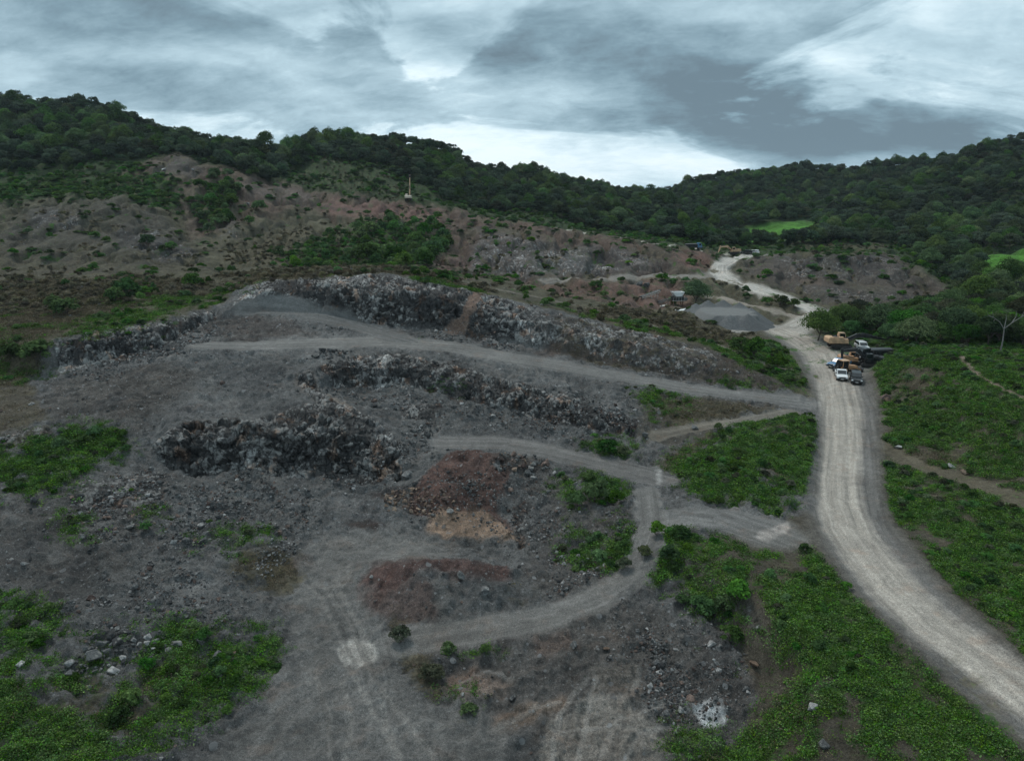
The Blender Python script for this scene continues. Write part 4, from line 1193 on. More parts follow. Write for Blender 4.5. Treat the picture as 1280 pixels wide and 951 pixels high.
def link(name, me, parent=None):
    o = bpy.data.objects.new(name, me)
    COL.objects.link(o)
    if parent:
        o.parent = parent
    return o

def tag(o, label, cat, group=None):
    o['label'] = label
    o['category'] = cat
    if group:
        o['group'] = group
    return o

def thing(name, label, cat, loc=(0, 0, 0), rz=0.0, group=None):
    o = bpy.data.objects.new(name, None)
    o.empty_display_size = .2
    COL.objects.link(o)
    o.location = loc
    o.rotation_euler = (0, 0, rz)
    return tag(o, label, cat, group)

def scatter(name, protos, pts, rz, sc, idx, tilt=None):
    """stuff: one object whose points carry instances of a few source meshes"""
    src = bpy.data.collections.new(name + '_source')
    for i, me in enumerate(protos):
        src.objects.link(bpy.data.objects.new('%s_%02d' % (name, i), me))
    me = bpy.data.meshes.new(name)
    n = len(pts)
    me.vertices.add(n); me.vertices.foreach_set('co', np.asarray(pts, np.float32).ravel())
    rot = np.zeros((n, 3), np.float32)
    rot[:, 2] = rz
    if tilt is not None:
        rot[:, :2] = tilt
    a = me.attributes.new('rot', 'FLOAT_VECTOR', 'POINT'); a.data.foreach_set('vector', rot.ravel())
    sc = np.asarray(sc, np.float32)
    if sc.ndim == 1:
        sc = np.repeat(sc[:, None], 3, 1)
    a = me.attributes.new('siz', 'FLOAT_VECTOR', 'POINT'); a.data.foreach_set('vector', sc.astype(np.float32).ravel())
    a = me.attributes.new('pick', 'INT', 'POINT'); a.data.foreach_set('value', np.asarray(idx, np.int32))
    o = link(name, me)
    o['kind'] = 'stuff'
    g = bpy.data.node_groups.new(name, 'GeometryNodeTree')
    g.interface.new_socket('Geometry', in_out='INPUT', socket_type='NodeSocketGeometry')
    g.interface.new_socket('Geometry', in_out='OUTPUT', socket_type='NodeSocketGeometry')
    N = g.nodes
    gi, go = N.new('NodeGroupInput'), N.new('NodeGroupOutput')
    ci = N.new('GeometryNodeCollectionInfo')
    ci.inputs['Collection'].default_value = src
    ci.inputs['Separate Children'].default_value = True
    ci.inputs['Reset Children'].default_value = True
    ip = N.new('GeometryNodeInstanceOnPoints')
    ip.inputs['Pick Instance'].default_value = True
    def at(nm, ty):
        q = N.new('GeometryNodeInputNamedAttribute')
        q.data_type = ty
        q.inputs['Name'].default_value = nm
        return q.outputs['Attribute']
    e = N.new('FunctionNodeEulerToRotation')
    L = g.links
    L.new(gi.outputs[0], ip.inputs['Points'])
    L.new(ci.outputs[0], ip.inputs['Instance'])
    L.new(at('pick', 'INT'), ip.inputs['Instance Index'])
    L.new(at('rot', 'FLOAT_VECTOR'), e.inputs[0])
    L.new(e.outputs[0], ip.inputs['Rotation'])
    L.new(at('siz', 'FLOAT_VECTOR'), ip.inputs['Scale'])
    L.new(ip.outputs[0], go.inputs[0])
    md = o.modifiers.new('scatter', 'NODES')
    md.node_group = g
    return o

# what can be seen from about the camera: the skyline built up along each column
EL_ = (Z - CAMZ) / D_[:, None]
HORZ = np.maximum.accumulate(EL_, 0)
def seen_from_here(x, y, z, top, slack=.006):
    c = np.clip(np.searchsorted(T_, x / y), 0, NC - 1)
    r = np.clip(np.searchsorted(D_, y) - 3, 0, NR - 1)
    return (z + top - CAMZ) / y > HORZ[r, c] - slack
def sample(field, n, rng, dmax=1e9, dmin=0, near=0.0):
    """n random points on the ground, as dense as the field says (per square metre, times distance ** -near)"""
    dA = np.gradient(D_)[:, None] * (np.gradient(T_)[None, :] * D_[:, None])
    w = field * (track < .12) * dA * ((GY < dmax) & (GY > dmin) & (np.abs(GX / GY) < .98)) * GY ** (-near)
    cs = np.cumsum(w.ravel())
    k = np.searchsorted(cs, rng.uniform(0, cs[-1], n))
    r, c = np.minimum(k // NC, NR - 2), np.minimum(k % NC, NC - 2)
    fr, fc = rng.uniform(0, 1, n), rng.uniform(0, 1, n)
    r2, c2 = r + 1, c + 1
    def lerp(A):
        return (A[r, c] * (1 - fc) + A[r, c2] * fc) * (1 - fr) + (A[r2, c] * (1 - fc) + A[r2, c2] * fc) * fr
    return lerp(GX), lerp(GY), lerp(Z), r, c

# ------------------------------------------------------------------ trees
VR = np.random.default_rng(21)
M_BARK = simple_mat('bark', (.085, .070, .056), .9, var=.3, scale=2)
M_FOREST = leaf_mat('forest_leaves', (.024, .042, .029), (.092, .132, .076))
M_TREE = leaf_mat('tree_leaves', (.030, .064, .022), (.115, .195, .060))
M_BUSH = leaf_mat('bush_leaves', (.026, .066, .018), (.092, .205, .042))
M_OLIVE = leaf_mat('olive_leaves', (.030, .040, .022), (.10, .115, .062))
far_crowns, far_trunks, near_crowns, near_trunks = [], [], [], []
for i in range(6):
    fl = (.75, .6, .9, .7, .55, .8)[i]
    far_crowns.append(crown_mesh('crown', (M_FOREST, M_FOREST, M_TREE, M_FOREST, M_OLIVE, M_TREE)[i], VR, 4.0 + .5 * (i % 3), 6.6 + .9 * (i % 3), 1.5, 17 + 2 * i, 105, .60, fl))
    far_trunks.append(trunk_mesh('trunk', M_BARK, VR, 4.0, 6.2, 2.6))
for i in range(5):
    near_crowns.append(crown_mesh('crown', (M_TREE, M_BUSH, M_OLIVE, M_TREE, M_TREE)[i], VR, 3.6 + .3 * i, 6.4, 1.6, 34, 150, .42, .8))
    near_trunks.append(trunk_mesh('trunk', M_BARK, VR, 3.6, 6.0, 2.2, 7))

UB = np.array([-300, -100, 0, 60, 110, 170, 205, 225, 262, 290, 320, 345, 400, 500, 540, 562, 600, 650, 700, 750, 800, 850, 900, 950, 1000, 1110, 1150, 1190, 1230, 1290, 1500])
DB = np.array([318, 325, 333, 338, 346, 351, 358, 366, 352, 346, 344, 352, 412, 412, 402, 382, 385, 388, 385, 378, 366, 350, 333, 340, 345, 338, 318, 300, 285, 300, 300])
tb = np.array([ray(u, 250)[0] for u in UB])
def forest_at(x, y):
    return y > np.interp(x / y, tb, DB)
gf = clear
cand = []
for yy in np.arange(285, 840, 4.8):
    st = 5.0 + max(0, (yy - 450)) * .006
    xs = np.arange(-yy * 1.0, yy * 1.0, st)
    x = xs + VR.uniform(-2.6, 2.6, len(xs)); y = yy + VR.uniform(-2.6, 2.6, len(xs))
    k = forest_at(x, y)
    x, y = x[k], y[k]
    z = height(x, y)
    k = seen_from_here(x, y, z, 11, .01)
    cand.append(np.stack([x[k], y[k], z[k]], 1))
TREES = np.concatenate(cand)
ci_, ri_ = np.clip(np.searchsorted(T_, TREES[:, 0] / TREES[:, 1]), 0, NC - 1), np.clip(np.searchsorted(D_, TREES[:, 1]), 0, NR - 1)
TREES = TREES[(gf[ri_, ci_] < .3) & (VR.uniform(0, 1, len(TREES)) < .94)]
# the valley trees on the right, nearer than the forest
GROVE = zone([(1000, 412), (1030, 402), (1120, 405), (1195, 385), (1200, 362), (1150, 330), (1300, 330), (1320, 470), (1275, 476), (1240, 456), (1210, 436), (1150, 432), (1110, 434), (1080, 424), (1050, 414)], 1.5, 2)
GROVE *= (np.hypot(GX - ray(1252, 400)[0] * 118, GY - 118) > 7) * (1 - np.clip(gf, 0, 1)) * (1 - track) * (base[..., 0] < .05)
gx, gy, gz, _, _ = sample(GROVE, 900, VR, 300, 105)
keep = []
for i in range(len(gx)):
    if len(keep) and min((gx[i] - gx[j]) ** 2 + (gy[i] - gy[j]) ** 2 for j in keep) < (3.9 if gy[i] < 190 else 5.0) ** 2:
        continue
    keep.append(i)
grove = [(gx[i], gy[i], gz[i]) for i in keep if seen_from_here(gx[i], gy[i], gz[i], 6)]
print('grove', len(grove), 'forest', len(TREES))

def area_of(u, v, y):
    if y < 300 and u > 980:
        return ('grove beside the parked machines' if u < 1130 and y < 190 else 'grove above the grassy terrace on the right' if y < 170 else 'wooded valley floor right of the cut slope')
    if u < 215:
        return 'wooded hill on the left'
    if u < 345:
        return 'strip of wood behind the bare mound'
    if u < 560:
        return 'wood behind the olive grass spur'
    if u < 900:
        return 'wood behind the quarry ridge road'
    if u < 1120:
        return 'wood behind the bench of the cut slope'
    return 'wooded hill on the right'
LOOK_FAR = ['dark green domed tree', 'dark flat-topped tree', 'deep green round tree', 'dark broad tree', 'greyish olive flat tree', 'mid green tree']
LOOK_NEAR = ['leafy mid green tree', 'bright green tree', 'greyish olive tree', 'broad green tree', 'wide dark green tree']
def plant(i, near, loc, s, rz, name='tree', label=None, cat='tree', group=None, sz=1.0):
    u, v = project(*loc)
    if label is None:
        a = area_of(u, v, loc[1])
        label = (LOOK_NEAR if near else LOOK_FAR)[i] + ' in the ' + a
        group = label
    t = thing(name, label, cat, (loc[0], loc[1], loc[2] - .15), rz, group)
    t.scale = (s, s, s * sz)
    link('trunk', (near_trunks if near else far_trunks)[i], t)
    link('crown', (near_crowns if near else far_crowns)[i], t)
    return t
for (x, y, z) in grove:
    near = y < 175
    i = int(VR.integers(0, 5)) if near else int(VR.choice([0, 1, 2, 3, 5, 5, 2]))
    plant(i, near, (x, y, z), VR.uniform(.55, .98) if near else VR.uniform(.6, .95), VR.uniform(0, 6.28))
order = np.argsort(TREES[:, 1])
n_ind = max(0, 285 - len(grove))
pick = (fbm2(TREES[:, 0] * .02, TREES[:, 1] * .02, 2, 3) * 1.6 + VR.normal(0, 1.0, len(TREES)))
kindx = np.select([pick < -2.1, pick < -.6, pick < .2, pick < .9, pick < 1.6], [4, 0, 1, 3, 2], 5)
upr = project(TREES[:, 0], TREES[:, 1], TREES[:, 2])[0]
fs = VR.uniform(.52, 1.0, len(TREES)) * np.where(VR.uniform(0, 1, len(TREES)) < .08, 1.25, 1)
for j in order[:n_ind]:
    plant(int(kindx[j]), False, tuple(TREES[j]), float(fs[j]), VR.uniform(0, 6.28))
rest = order[n_ind:]
full_trees = []
for i in range(6):                                # crown and trunk in one source mesh for the mass
    a, b = far_crowns[i], far_trunks[i]
    full_trees.append(a)
scatter('forest', full_trees, TREES[rest] - np.array([0, 0, .5]), VR.uniform(0, 6.28, len(rest)), np.stack([fs[rest], fs[rest], fs[rest] * VR.uniform(.8, 1.25, len(rest))], 1), kindx[rest])

# ------------------------------------------------------------------ shrubs one can tell apart
bush_f, bush_s = [], []
for i in range(5):
    bush_f.append(crown_mesh('foliage', (M_BUSH, M_TREE, M_BUSH, M_OLIVE, M_TREE)[i], VR, 1.0, 1.5, .1, 16, 46, .26, .85))
    bush_s.append(trunk_mesh('stem', M_BARK, VR, 1.0, 1.2, .4, 5, .05))
BUSHES = [  # u, v of the foot, radius m, kind, what it stands by
    (745, 628, 1.5, 0, 'fresh green bush on the mound beside the pit track'), (722, 632, 1.0, 0, 'low green bush left of the larger bush on the pit mound'), (768, 630, 1.1, 2, 'green bush at the right end of the pit mound'), (735, 600, .9, 0, 'small bush behind the others on the pit mound'),
    (822, 668, .9, 2, 'dense green bush at the top of the pit ramp'), (850, 674, 1.0, 1, 'dark green bush beside the side road'), (805, 695, .8, 3, 'green bush on the slope below the side road'), (835, 700, .9, 4, 'green bush on the rubble slope under the side road'), (780, 712, .8, 3, 'small olive bush beside the pit ramp'), (748, 702, .9, 2, 'green bush left of the pit ramp'),
    (905, 762, .9, 1, 'dark green bush in the hollow of the rubble slope'), (880, 765, 1.0, 0, 'green bush low on the rubble slope'), (925, 750, 1.1, 2, 'bush at the top of the hollow on the right bank'), (912, 800, .9, 1, 'small dark bush at the foot of the right bank'),
    (758, 566, 1.3, 0, 'green bush beside the middle track'), (778, 570, .9, 3, 'olive bush beside the middle track'),
    (1022, 424, 4.2, 4, None), (865, 380, 4.2, 4, None), (975, 383, 2.4, 1, 'rounded dark green bush between the two road branches'), (992, 384, 1.9, 4, 'smaller dark bush between the two road branches'), (958, 380, 1.5, 0, 'green bush left of the dark bush between the road branches'),
    (925, 440, 2.0, 0, 'leafy green bush on the rim bank below the gravel pile'), (945, 447, 2.2, 2, 'tall leafy bush on the rim bank beside the haul road'), (972, 462, 1.9, 0, 'green bush low on the rim bank beside the haul road'), (960, 440, 1.6, 1, 'dark bush at the back of the rim bank'), (985, 478, 1.2, 2, 'last green bush at the foot of the rim bank'),
    (745, 362, 2.2, 0, 'green bush on the red soil below the far bench'), (755, 372, 1.6, 2, 'low bush on the red soil slope'), (958, 345, 1.8, 0, 'bright green bush on the bend inside the upper road'), (828, 352, 2.0, 0, 'bright green bush on the edge of the far bench'), (842, 357, 1.8, 2, 'green bush beside the tree at the crusher'),
    (160, 372, 2.6, 0, 'bright green bush on the brown slope at left'), (145, 378, 1.8, 1, 'dark green bush on the brown slope at left'), (85, 395, 2.4, 1, 'dark bush low on the brown slope at left'), (68, 392, 2.0, 2, 'green bush left on the brown slope'), (240, 360, 2.0, 0, 'green bush on the flat above the rock ridge'), (45, 455, 2.3, 1, 'dark bush at the left end of the rock ridge'), (15, 455, 2.0, 2, 'green bush at the frame edge below the brown slope'), (52, 440, 1.5, 4, 'small dark bush at the rock ridge corner'),
    (325, 265, 3.0, 0, 'green bush on the slope right of the gully'), (312, 282, 2.2, 2, 'small green bush below the gully rim'), (185, 308, 2.2, 0, 'green bush on the foot of the bare dome'), (215, 315, 2.0, 2, 'bush on the right foot of the bare dome'),
    (120, 545, .9, 0, 'small green bush on the left bench'), (140, 560, .9, 2, 'green bush on the left bench edge'), (75, 560, .9, 0, 'bush beside the dark ledge on the left'),
    (560, 815, .6, 0, 'small bright bush beside the lower ramp'), (585, 893, .7, 1, 'dark bush at the end of the brown strip'), (500, 800, .9, 3, 'brownish bush at the start of the brown strip'), (540, 850, 1.0, 3, 'brownish bush in the middle of the brown strip'),
    (150, 905, .8, 0, 'bright green bush in the near left grass'), (165, 880, .7, 2, 'small bush in the near left grass'), (255, 800, .6, 0, 'green bush beside the boulder pile'),
]
def bush(u, v, r, i, label, group=None, lim=None):
    p = spot(u, v)
    t = thing('bush', label, 'bush', p - Vector((0, 0, .1)), VR.uniform(0, 6.28), group)
    t.scale = (r, r * VR.uniform(.85, 1.15), r * VR.uniform(.75, 1.05))
    link('foliage', bush_f[i], t); link('stem', bush_s[i], t)
for u, v, r, i, lab in BUSHES:
    if lab:
        bush(u, v, r, i, lab)
for u, v, i, s, lab in ((1022, 426, 4, .92, 'rounded dark tree standing alone beside the yellow excavator'), (868, 382, 4, .98, 'bushy dark tree behind the gravel stockpile'), (1040, 415, 3, .7, 'green tree behind the yellow excavator cab'), (765 + 105, 372, 2, .7, 'pale olive tree above the gravel stockpile')):
    plant(i, True, tuple(spot(u, v)), s, 1.0, 'tree', lab, 'tree')
# shrub belts on the ridge flank and in the gully
belt = zone([(335, 325), (400, 300), (440, 282), (500, 272), (550, 282), (562, 302), (530, 335), (480, 338), (420, 336), (350, 334)], 1, 2)
bx, by, bz, br, bc = sample(belt, 400, VR)
n_ = 0
kept = []
for x, y, z in zip(bx, by, bz):
    u, v = project(x, y, z)
    if n_ >= 62 or any((x - a) ** 2 + (y - b) ** 2 < 9 for a, b in kept) or (u < 440 and VR.uniform() < .5):
        continue
    kept.append((x, y)); n_ += 1
    i = int(VR.choice([0, 0, 1, 2, 4]))
    lab = ('bright green shrub', 'dark green shrub', 'fresh green shrub', '', 'deep green shrub')[i] + (' in the thicket below the ridge excavator' if u > 440 else ' scattered on the brown slope left of the thicket')
    t = thing('shrub', lab, 'shrub', (x, y, z - .1), VR.uniform(0, 6.28), lab)
    r = VR.uniform(1.5, 3.6) if u > 440 else VR.uniform(1.0, 2.2)
    t.scale = (r, r, r * VR.uniform(.8, 1.2))
    link('foliage', bush_f[i], t); link('stem', bush_s[i], t)
belt = zone([(250, 238), (268, 220), (288, 225), (297, 248), (288, 262), (285, 278), (262, 292), (246, 270)], 1, 2)
bx, by, bz, br, bc = sample(belt, 200, VR)
kept = []
for x, y, z in zip(bx, by, bz):
    if len(kept) >= 40 or any((x - a) ** 2 + (y - b) ** 2 < 7 for a, b in kept):
        continue
    kept.append((x, y))
    i = int(VR.choice([1, 1, 4, 0]))
    lab = ('green shrub', 'dark green shrub', '', '', 'deep green shrub')[i] + ' filling the gully below the bare mound'
    t = thing('shrub', lab, 'shrub', (x, y, z - .1), VR.uniform(0, 6.28), lab)
    r = VR.uniform(1.4, 3.0)
    t.scale = (r, r, r * VR.uniform(.8, 1.1))
    link('foliage', bush_f[i], t); link('stem', bush_s[i], t)

# ------------------------------------------------------------------ ground cover that nobody could count
def tuft_mesh(name, mat, rng, n=26, r=.5, h=.32, ls=.16, upright=.5):
    p = np.stack([rng.normal(0, r * .5, n), rng.normal(0, r * .5, n), rng.uniform(.02, h, n)], 1)
    d = np.stack([rng.normal(0, 1, n), rng.normal(0, 1, n), np.full(n, .9 + upright)], 1)
    d /= np.linalg.norm(d, axis=1)[:, None]
    V, F, t = leaves(p, d, ls * rng.uniform(.6, 1.5, n), np.clip(rng.uniform(.1, .9) + rng.normal(0, .2, n), 0, 1), rng)
    return mesh_from(name, V, F, mat, t)
M_GRASS = leaf_mat('grass_blades', (.030, .074, .014), (.108, .235, .036), trans=.15)
M_DRY = leaf_mat('dead_growth', (.065, .058, .036), (.17, .14, .088), trans=.1)
gt = [tuft_mesh('grass', M_GRASS, VR, 34, .42, .30, .095) for _ in range(4)]
dt = [tuft_mesh('dry', M_DRY, VR, 26, .45, .24, .085) for _ in range(3)]
gfield = np.clip(grass * (.50 + .95 * WX + .95 * WX2 + .6 * WX3) + .05 * grass, 0, 1) ** 1.2 * (1 - np.clip(track * 1.5, 0, 1))
x, y, z, r_, c_ = sample(gfield, 95000, VR, 135, 20, .7)
scatter('grass', gt, np.stack([x, y, z - .03], 1), VR.uniform(0, 6.28, len(x)), VR.uniform(.45, 1.05, len(x)) * (.8 + y / 160), VR.integers(0, 4, len(x)))
dfield = np.clip(dry * 1.3 - .5 + .8 * WX2 * dry + .5 * WX3 * dry, 0, 1) * (1 - track)
x, y, z, r_, c_ = sample(dfield, 34000, VR, 175, 20, .7)
scatter('dry_grass', dt, np.stack([x, y, z - .03], 1), VR.uniform(0, 6.28, len(x)), VR.uniform(.45, 1.1, len(x)) * (.8 + y / 150), VR.integers(0, 3, len(x)))
wf = np.clip(grass * (.4 + .8 * WX2 + .5 * WX), 0, 1) * (1 - np.clip(track * 1.5, 0, 1))
x, y, z, r_, c_ = sample(wf, 1500, VR, 130, 40, .3)
ws = VR.uniform(.22, .62, len(x)) * (.7 + y / 200)
scatter('weeds', bush_f, np.stack([x, y, z - .1], 1), VR.uniform(0, 6.28, len(x)), np.stack([ws, ws, ws * VR.uniform(.5, .9, len(x))], 1), VR.choice([0, 2, 2, 0, 3, 4], len(x)))
# scrub on the hills, seen from far off as one cover
x, y, z, r_, c_ = sample(np.clip(grass * 1.2 - .25, 0, 1) * (1 - track) * (1 - np.clip(gf, 0, 1)), 8500, VR, 450, 128, .5)
k = seen_from_here(x, y, z, 2.5)
x, y, z = x[k], y[k], z[k]
scatter('undergrowth', bush_f, np.stack([x, y, z - .15], 1), VR.uniform(0, 6.28, len(x)), np.stack([VR.uniform(.5, 1.5, len(x))] * 2 + [VR.uniform(.35, 1.0, len(x))], 1) * (.75 + y / 500)[:, None], VR.choice([0, 1, 2, 2, 0, 4], len(x)))
x, y, z, r_, c_ = sample(np.clip(dry * 1.1 - .25, 0, 1) * (1 - track), 3600, VR, 420, 128, .5)
M_SCRUB = leaf_mat('scrub_leaves', (.085, .080, .050), (.20, .175, .11))
scr = [crown_mesh('scrub', M_SCRUB, VR, 1.0, 1.4, .05, 14, 40, .28, .9) for _ in range(2)]
scatter('scrub', scr, np.stack([x, y, z - .15], 1), VR.uniform(0, 6.28, len(x)), np.stack([VR.uniform(.4, 1.0, len(x))] * 2 + [VR.uniform(.35, .9, len(x))], 1), VR.integers(0, 2, len(x)))
# ------------------------------------------------------------------ stones
SR = np.random.default_rng(5)
def rock_mat(name, dark, light, patch=None):
    m = bpy.data.materials.new(name)
    m.use_nodes = True
    n = NT(m.node_tree)
    b = n.n['Principled BSDF']
    tcn = n.add('ShaderNodeTexCoord').outputs['Object']
    rnd = n.add('ShaderNodeObjectInfo').outputs['Random']
    c = n.mix(n.ramp(rnd, 0, 1, smooth=False), (*dark, 1), (*light, 1))
    f = n.noise(tcn, 2.2, 5, .7)
    c = n.mix(n.ramp(f, .35, .68), n.mix(1, c, (.55, .55, .56, 1), 'MULTIPLY'), n.mix(1, c, (1.35, 1.33, 1.3, 1), 'MULTIPLY'))
    if patch:
        c = n.mix(n.ramp(n.noise(tcn, 1.1, 4, .6), .52, .62, 0, .7), c, (*patch, 1))
    n.put(b.inputs['Base Color'], c)
    b.inputs['Roughness'].default_value = .92
    b.inputs['Specular IOR Level'].default_value = .2
    bp = n.add('ShaderNodeBump')
    n.put(bp.inputs['Height'], n.noise(tcn, 5, 6, .7))
    bp.inputs['Strength'].default_value = .6
    bp.inputs['Distance'].default_value = .25
    n.put(b.inputs['Normal'], bp.outputs[0])
    return m
M_STONE = rock_mat('grey_stone', (.055, .055, .056), (.165, .163, .16))
M_PALE = rock_mat('pale_stone', (.13, .13, .128), (.42, .41, .40))
M_TAN = rock_mat('tan_stone', (.14, .095, .07), (.34, .25, .19))
M_REDST = rock_mat('reddish_stone', (.06, .042, .038), (.22, .16, .135))
M_BOULDER = rock_mat('boulder_stone', (.075, .075, .077), (.20, .20, .195), (.24, .23, .21))

def stone_mesh(name, mat, n=15, flat=.75):
    bm = bmesh.new()
    for _ in range(n):
        d = SR.normal(0, 1, 3)
        d /= np.linalg.norm(d)
        d *= SR.uniform(.82, 1.1)
        bm.verts.new((d[0] * SR.uniform(.85, 1.15), d[1] * SR.uniform(.8, 1.1), d[2] * flat))
    r = bmesh.ops.convex_hull(bm, input=bm.verts[:])
    bmesh.ops.delete(bm, geom=[g for g in r['geom_interior'] if isinstance(g, bmesh.types.BMVert)], context='VERTS')
    bmesh.ops.bevel(bm, geom=bm.edges[:], offset=.05, segments=1, affect='EDGES')
    me = bpy.data.meshes.new(name)
    bm.to_mesh(me)
    bm.free()
    me.materials.append(mat)
    return me
STN = {k: [stone_mesh('stone', m, int(SR.integers(11, 18)), SR.uniform(.6, .85)) for _ in range(4)] for k, m in (('grey', M_STONE), ('pale', M_PALE), ('tan', M_TAN), ('red', M_REDST), ('boulder', M_BOULDER))}
talus = np.zeros((NR, NC), np.float32)
for poly, a in (([(210, 640), (300, 590), (400, 620), (390, 670), (300, 680), (210, 690)], 1.0), ([(330, 390), (420, 394), (470, 410), (560, 420), (650, 432), (640, 440), (480, 418), (340, 400)], .8), ([(400, 485), (500, 484), (600, 508), (700, 532), (790, 552), (700, 548), (600, 530), (480, 505)], .9),
                ([(520, 520), (560, 520), (540, 560), (440, 610), (420, 590), (500, 560)], 1.0), ([(740, 640), (800, 660), (780, 760), (700, 790), (680, 700)], .7), ([(740, 790), (900, 790), (940, 860), (880, 880), (760, 870)], 1.0),
                ([(90, 590), (210, 590), (230, 660), (120, 680), (80, 640)], .8), ([(640, 480), (800, 500), (800, 540), (700, 520)], .9), ([(60, 460), (270, 404), (290, 420), (120, 480)], .7), ([(460, 620), (640, 580), (690, 600), (640, 670), (500, 660)], .8),
                ([(100, 760), (230, 700), (320, 740), (300, 780), (150, 800), (60, 800)], .7), ([(395, 440), (440, 436), (440, 448), (395, 452)], 1.0), ([(660, 600), (760, 600), (700, 680), (650, 680)], .6), ([(820, 860), (860, 840), (910, 890), (890, 905)], .8)):
    np.maximum(talus, zone(poly, 2.0, 5) * a, out=talus)
patch = np.clip(WX * .5 + WX2 * .6 + .35, 0, 1)
plot = zone([(670, 960), (690, 895), (735, 840), (810, 830), (845, 920), (850, 960)], 1, 3)
sf = (stone * .03 * patch + talus * (.05 + patch ** 2 * 1.2) * 1.0) * (1 - .9 * plot) * (1 - np.clip(track * 1.2, 0, 1)) * (1 - np.clip(grass * 1.3, 0, .95))
x, y, z, r_, c_ = sample(sf, 32000, SR, 160, 22, .85)
sz = np.exp(SR.normal(math.log(.05), .6, len(x))) * (.7 + y / 110)
kind = SR.choice(12, len(x), p=[.16, .16, .15, .15, .055, .055, .05, .05, .045, .045, .04, .04])
scatter('rubble', STN['grey'] + STN['pale'] + STN['red'], np.stack([x, y, z + sz * .15], 1), SR.uniform(0, 6.28, len(x)), np.clip(sz, .03, .45), kind, SR.normal(0, .35, (len(x), 2)))

def heap(poly, n, rmin, rmax, kinds, label, name='rock', mound=.5, apart=.8, cat='rock', group=None):
    mk = zone(poly, .3, 3)
    x, y, z, r_, c_ = sample(mk, n * 6, SR)
    kept = []
    for i in range(len(x)):
        if len(kept) >= n:
            break
        r = rmin + (rmax - rmin) * SR.random() ** 2.4
        if any((x[i] - a) ** 2 + (y[i] - b) ** 2 < (apart * (r + q)) ** 2 for a, b, q in kept):
            continue
        kept.append((x[i], y[i], r))
        k = kinds[int(SR.integers(0, len(kinds)))]
        o = link(name, STN[k][int(SR.integers(0, 4))])
        o.location = (x[i], y[i], z[i] + r * .3 + mound * float(mk[r_[i], c_[i]]) ** 2 * SR.random())
        o.scale = (r, r * SR.uniform(.75, 1.1), r * SR.uniform(.7, 1.1))
        o.rotation_euler = (SR.normal(0, .4), SR.normal(0, .4), SR.uniform(0, 6.28))
        lb = label.format({'grey': 'dark grey', 'pale': 'pale grey', 'tan': 'tan', 'red': 'reddish', 'boulder': 'grey'}[k])
        tag(o, lb, cat, lb)
heap([(92, 826), (110, 805), (150, 792), (185, 798), (215, 803), (228, 812), (190, 820), (150, 825), (128, 838), (100, 850), (72, 852), (78, 838)], 95, .13, .68, ['boulder', 'boulder', 'grey', 'pale'], '{} boulder in the pile above the near left grass', 'boulder', .35, .75, 'boulder')
heap([(478, 624), (490, 612), (520, 612), (545, 620), (572, 632), (570, 645), (540, 650), (505, 640), (480, 634)], 115, .15, .44, ['tan', 'tan', 'red', 'tan'], '{} blasted rock heaped at the foot of the red mound', 'rock', .35, .62)
heap([(614, 575), (650, 570), (684, 574), (688, 586), (660, 594), (625, 592)], 60, .22, .60, ['red', 'grey', 'boulder', 'tan', 'red'], '{} rock in the heap on top of the red mound', 'rock', .4, .65)
heap([(312, 712), (335, 690), (352, 678), (372, 684), (368, 692), (345, 702), (322, 714)], 150, .10, .24, ['pale', 'boulder', 'pale', 'grey'], '{} stone in the small heap beside the pit floor', 'stone', .55, .6)
heap([(395, 447), (402, 440), (425, 438), (432, 446), (415, 452)], 22, .3, .7, ['grey', 'boulder', 'grey'], '{} rock in the heap at the edge of the bench road', 'rock', .3, .7)
heap([(225, 650), (290, 605), (330, 600), (350, 620), (300, 650), (250, 680)], 34, .25, .55, ['grey', 'grey', 'boulder'], '{} angular block below the lower rock face', 'rock', .1, 1.2)
heap([(590, 690), (590, 660), (640, 655), (660, 680)], 6, .2, .4, ['tan', 'boulder'], '{} stone lying on the pink sand patch', 'stone', 0, 2)
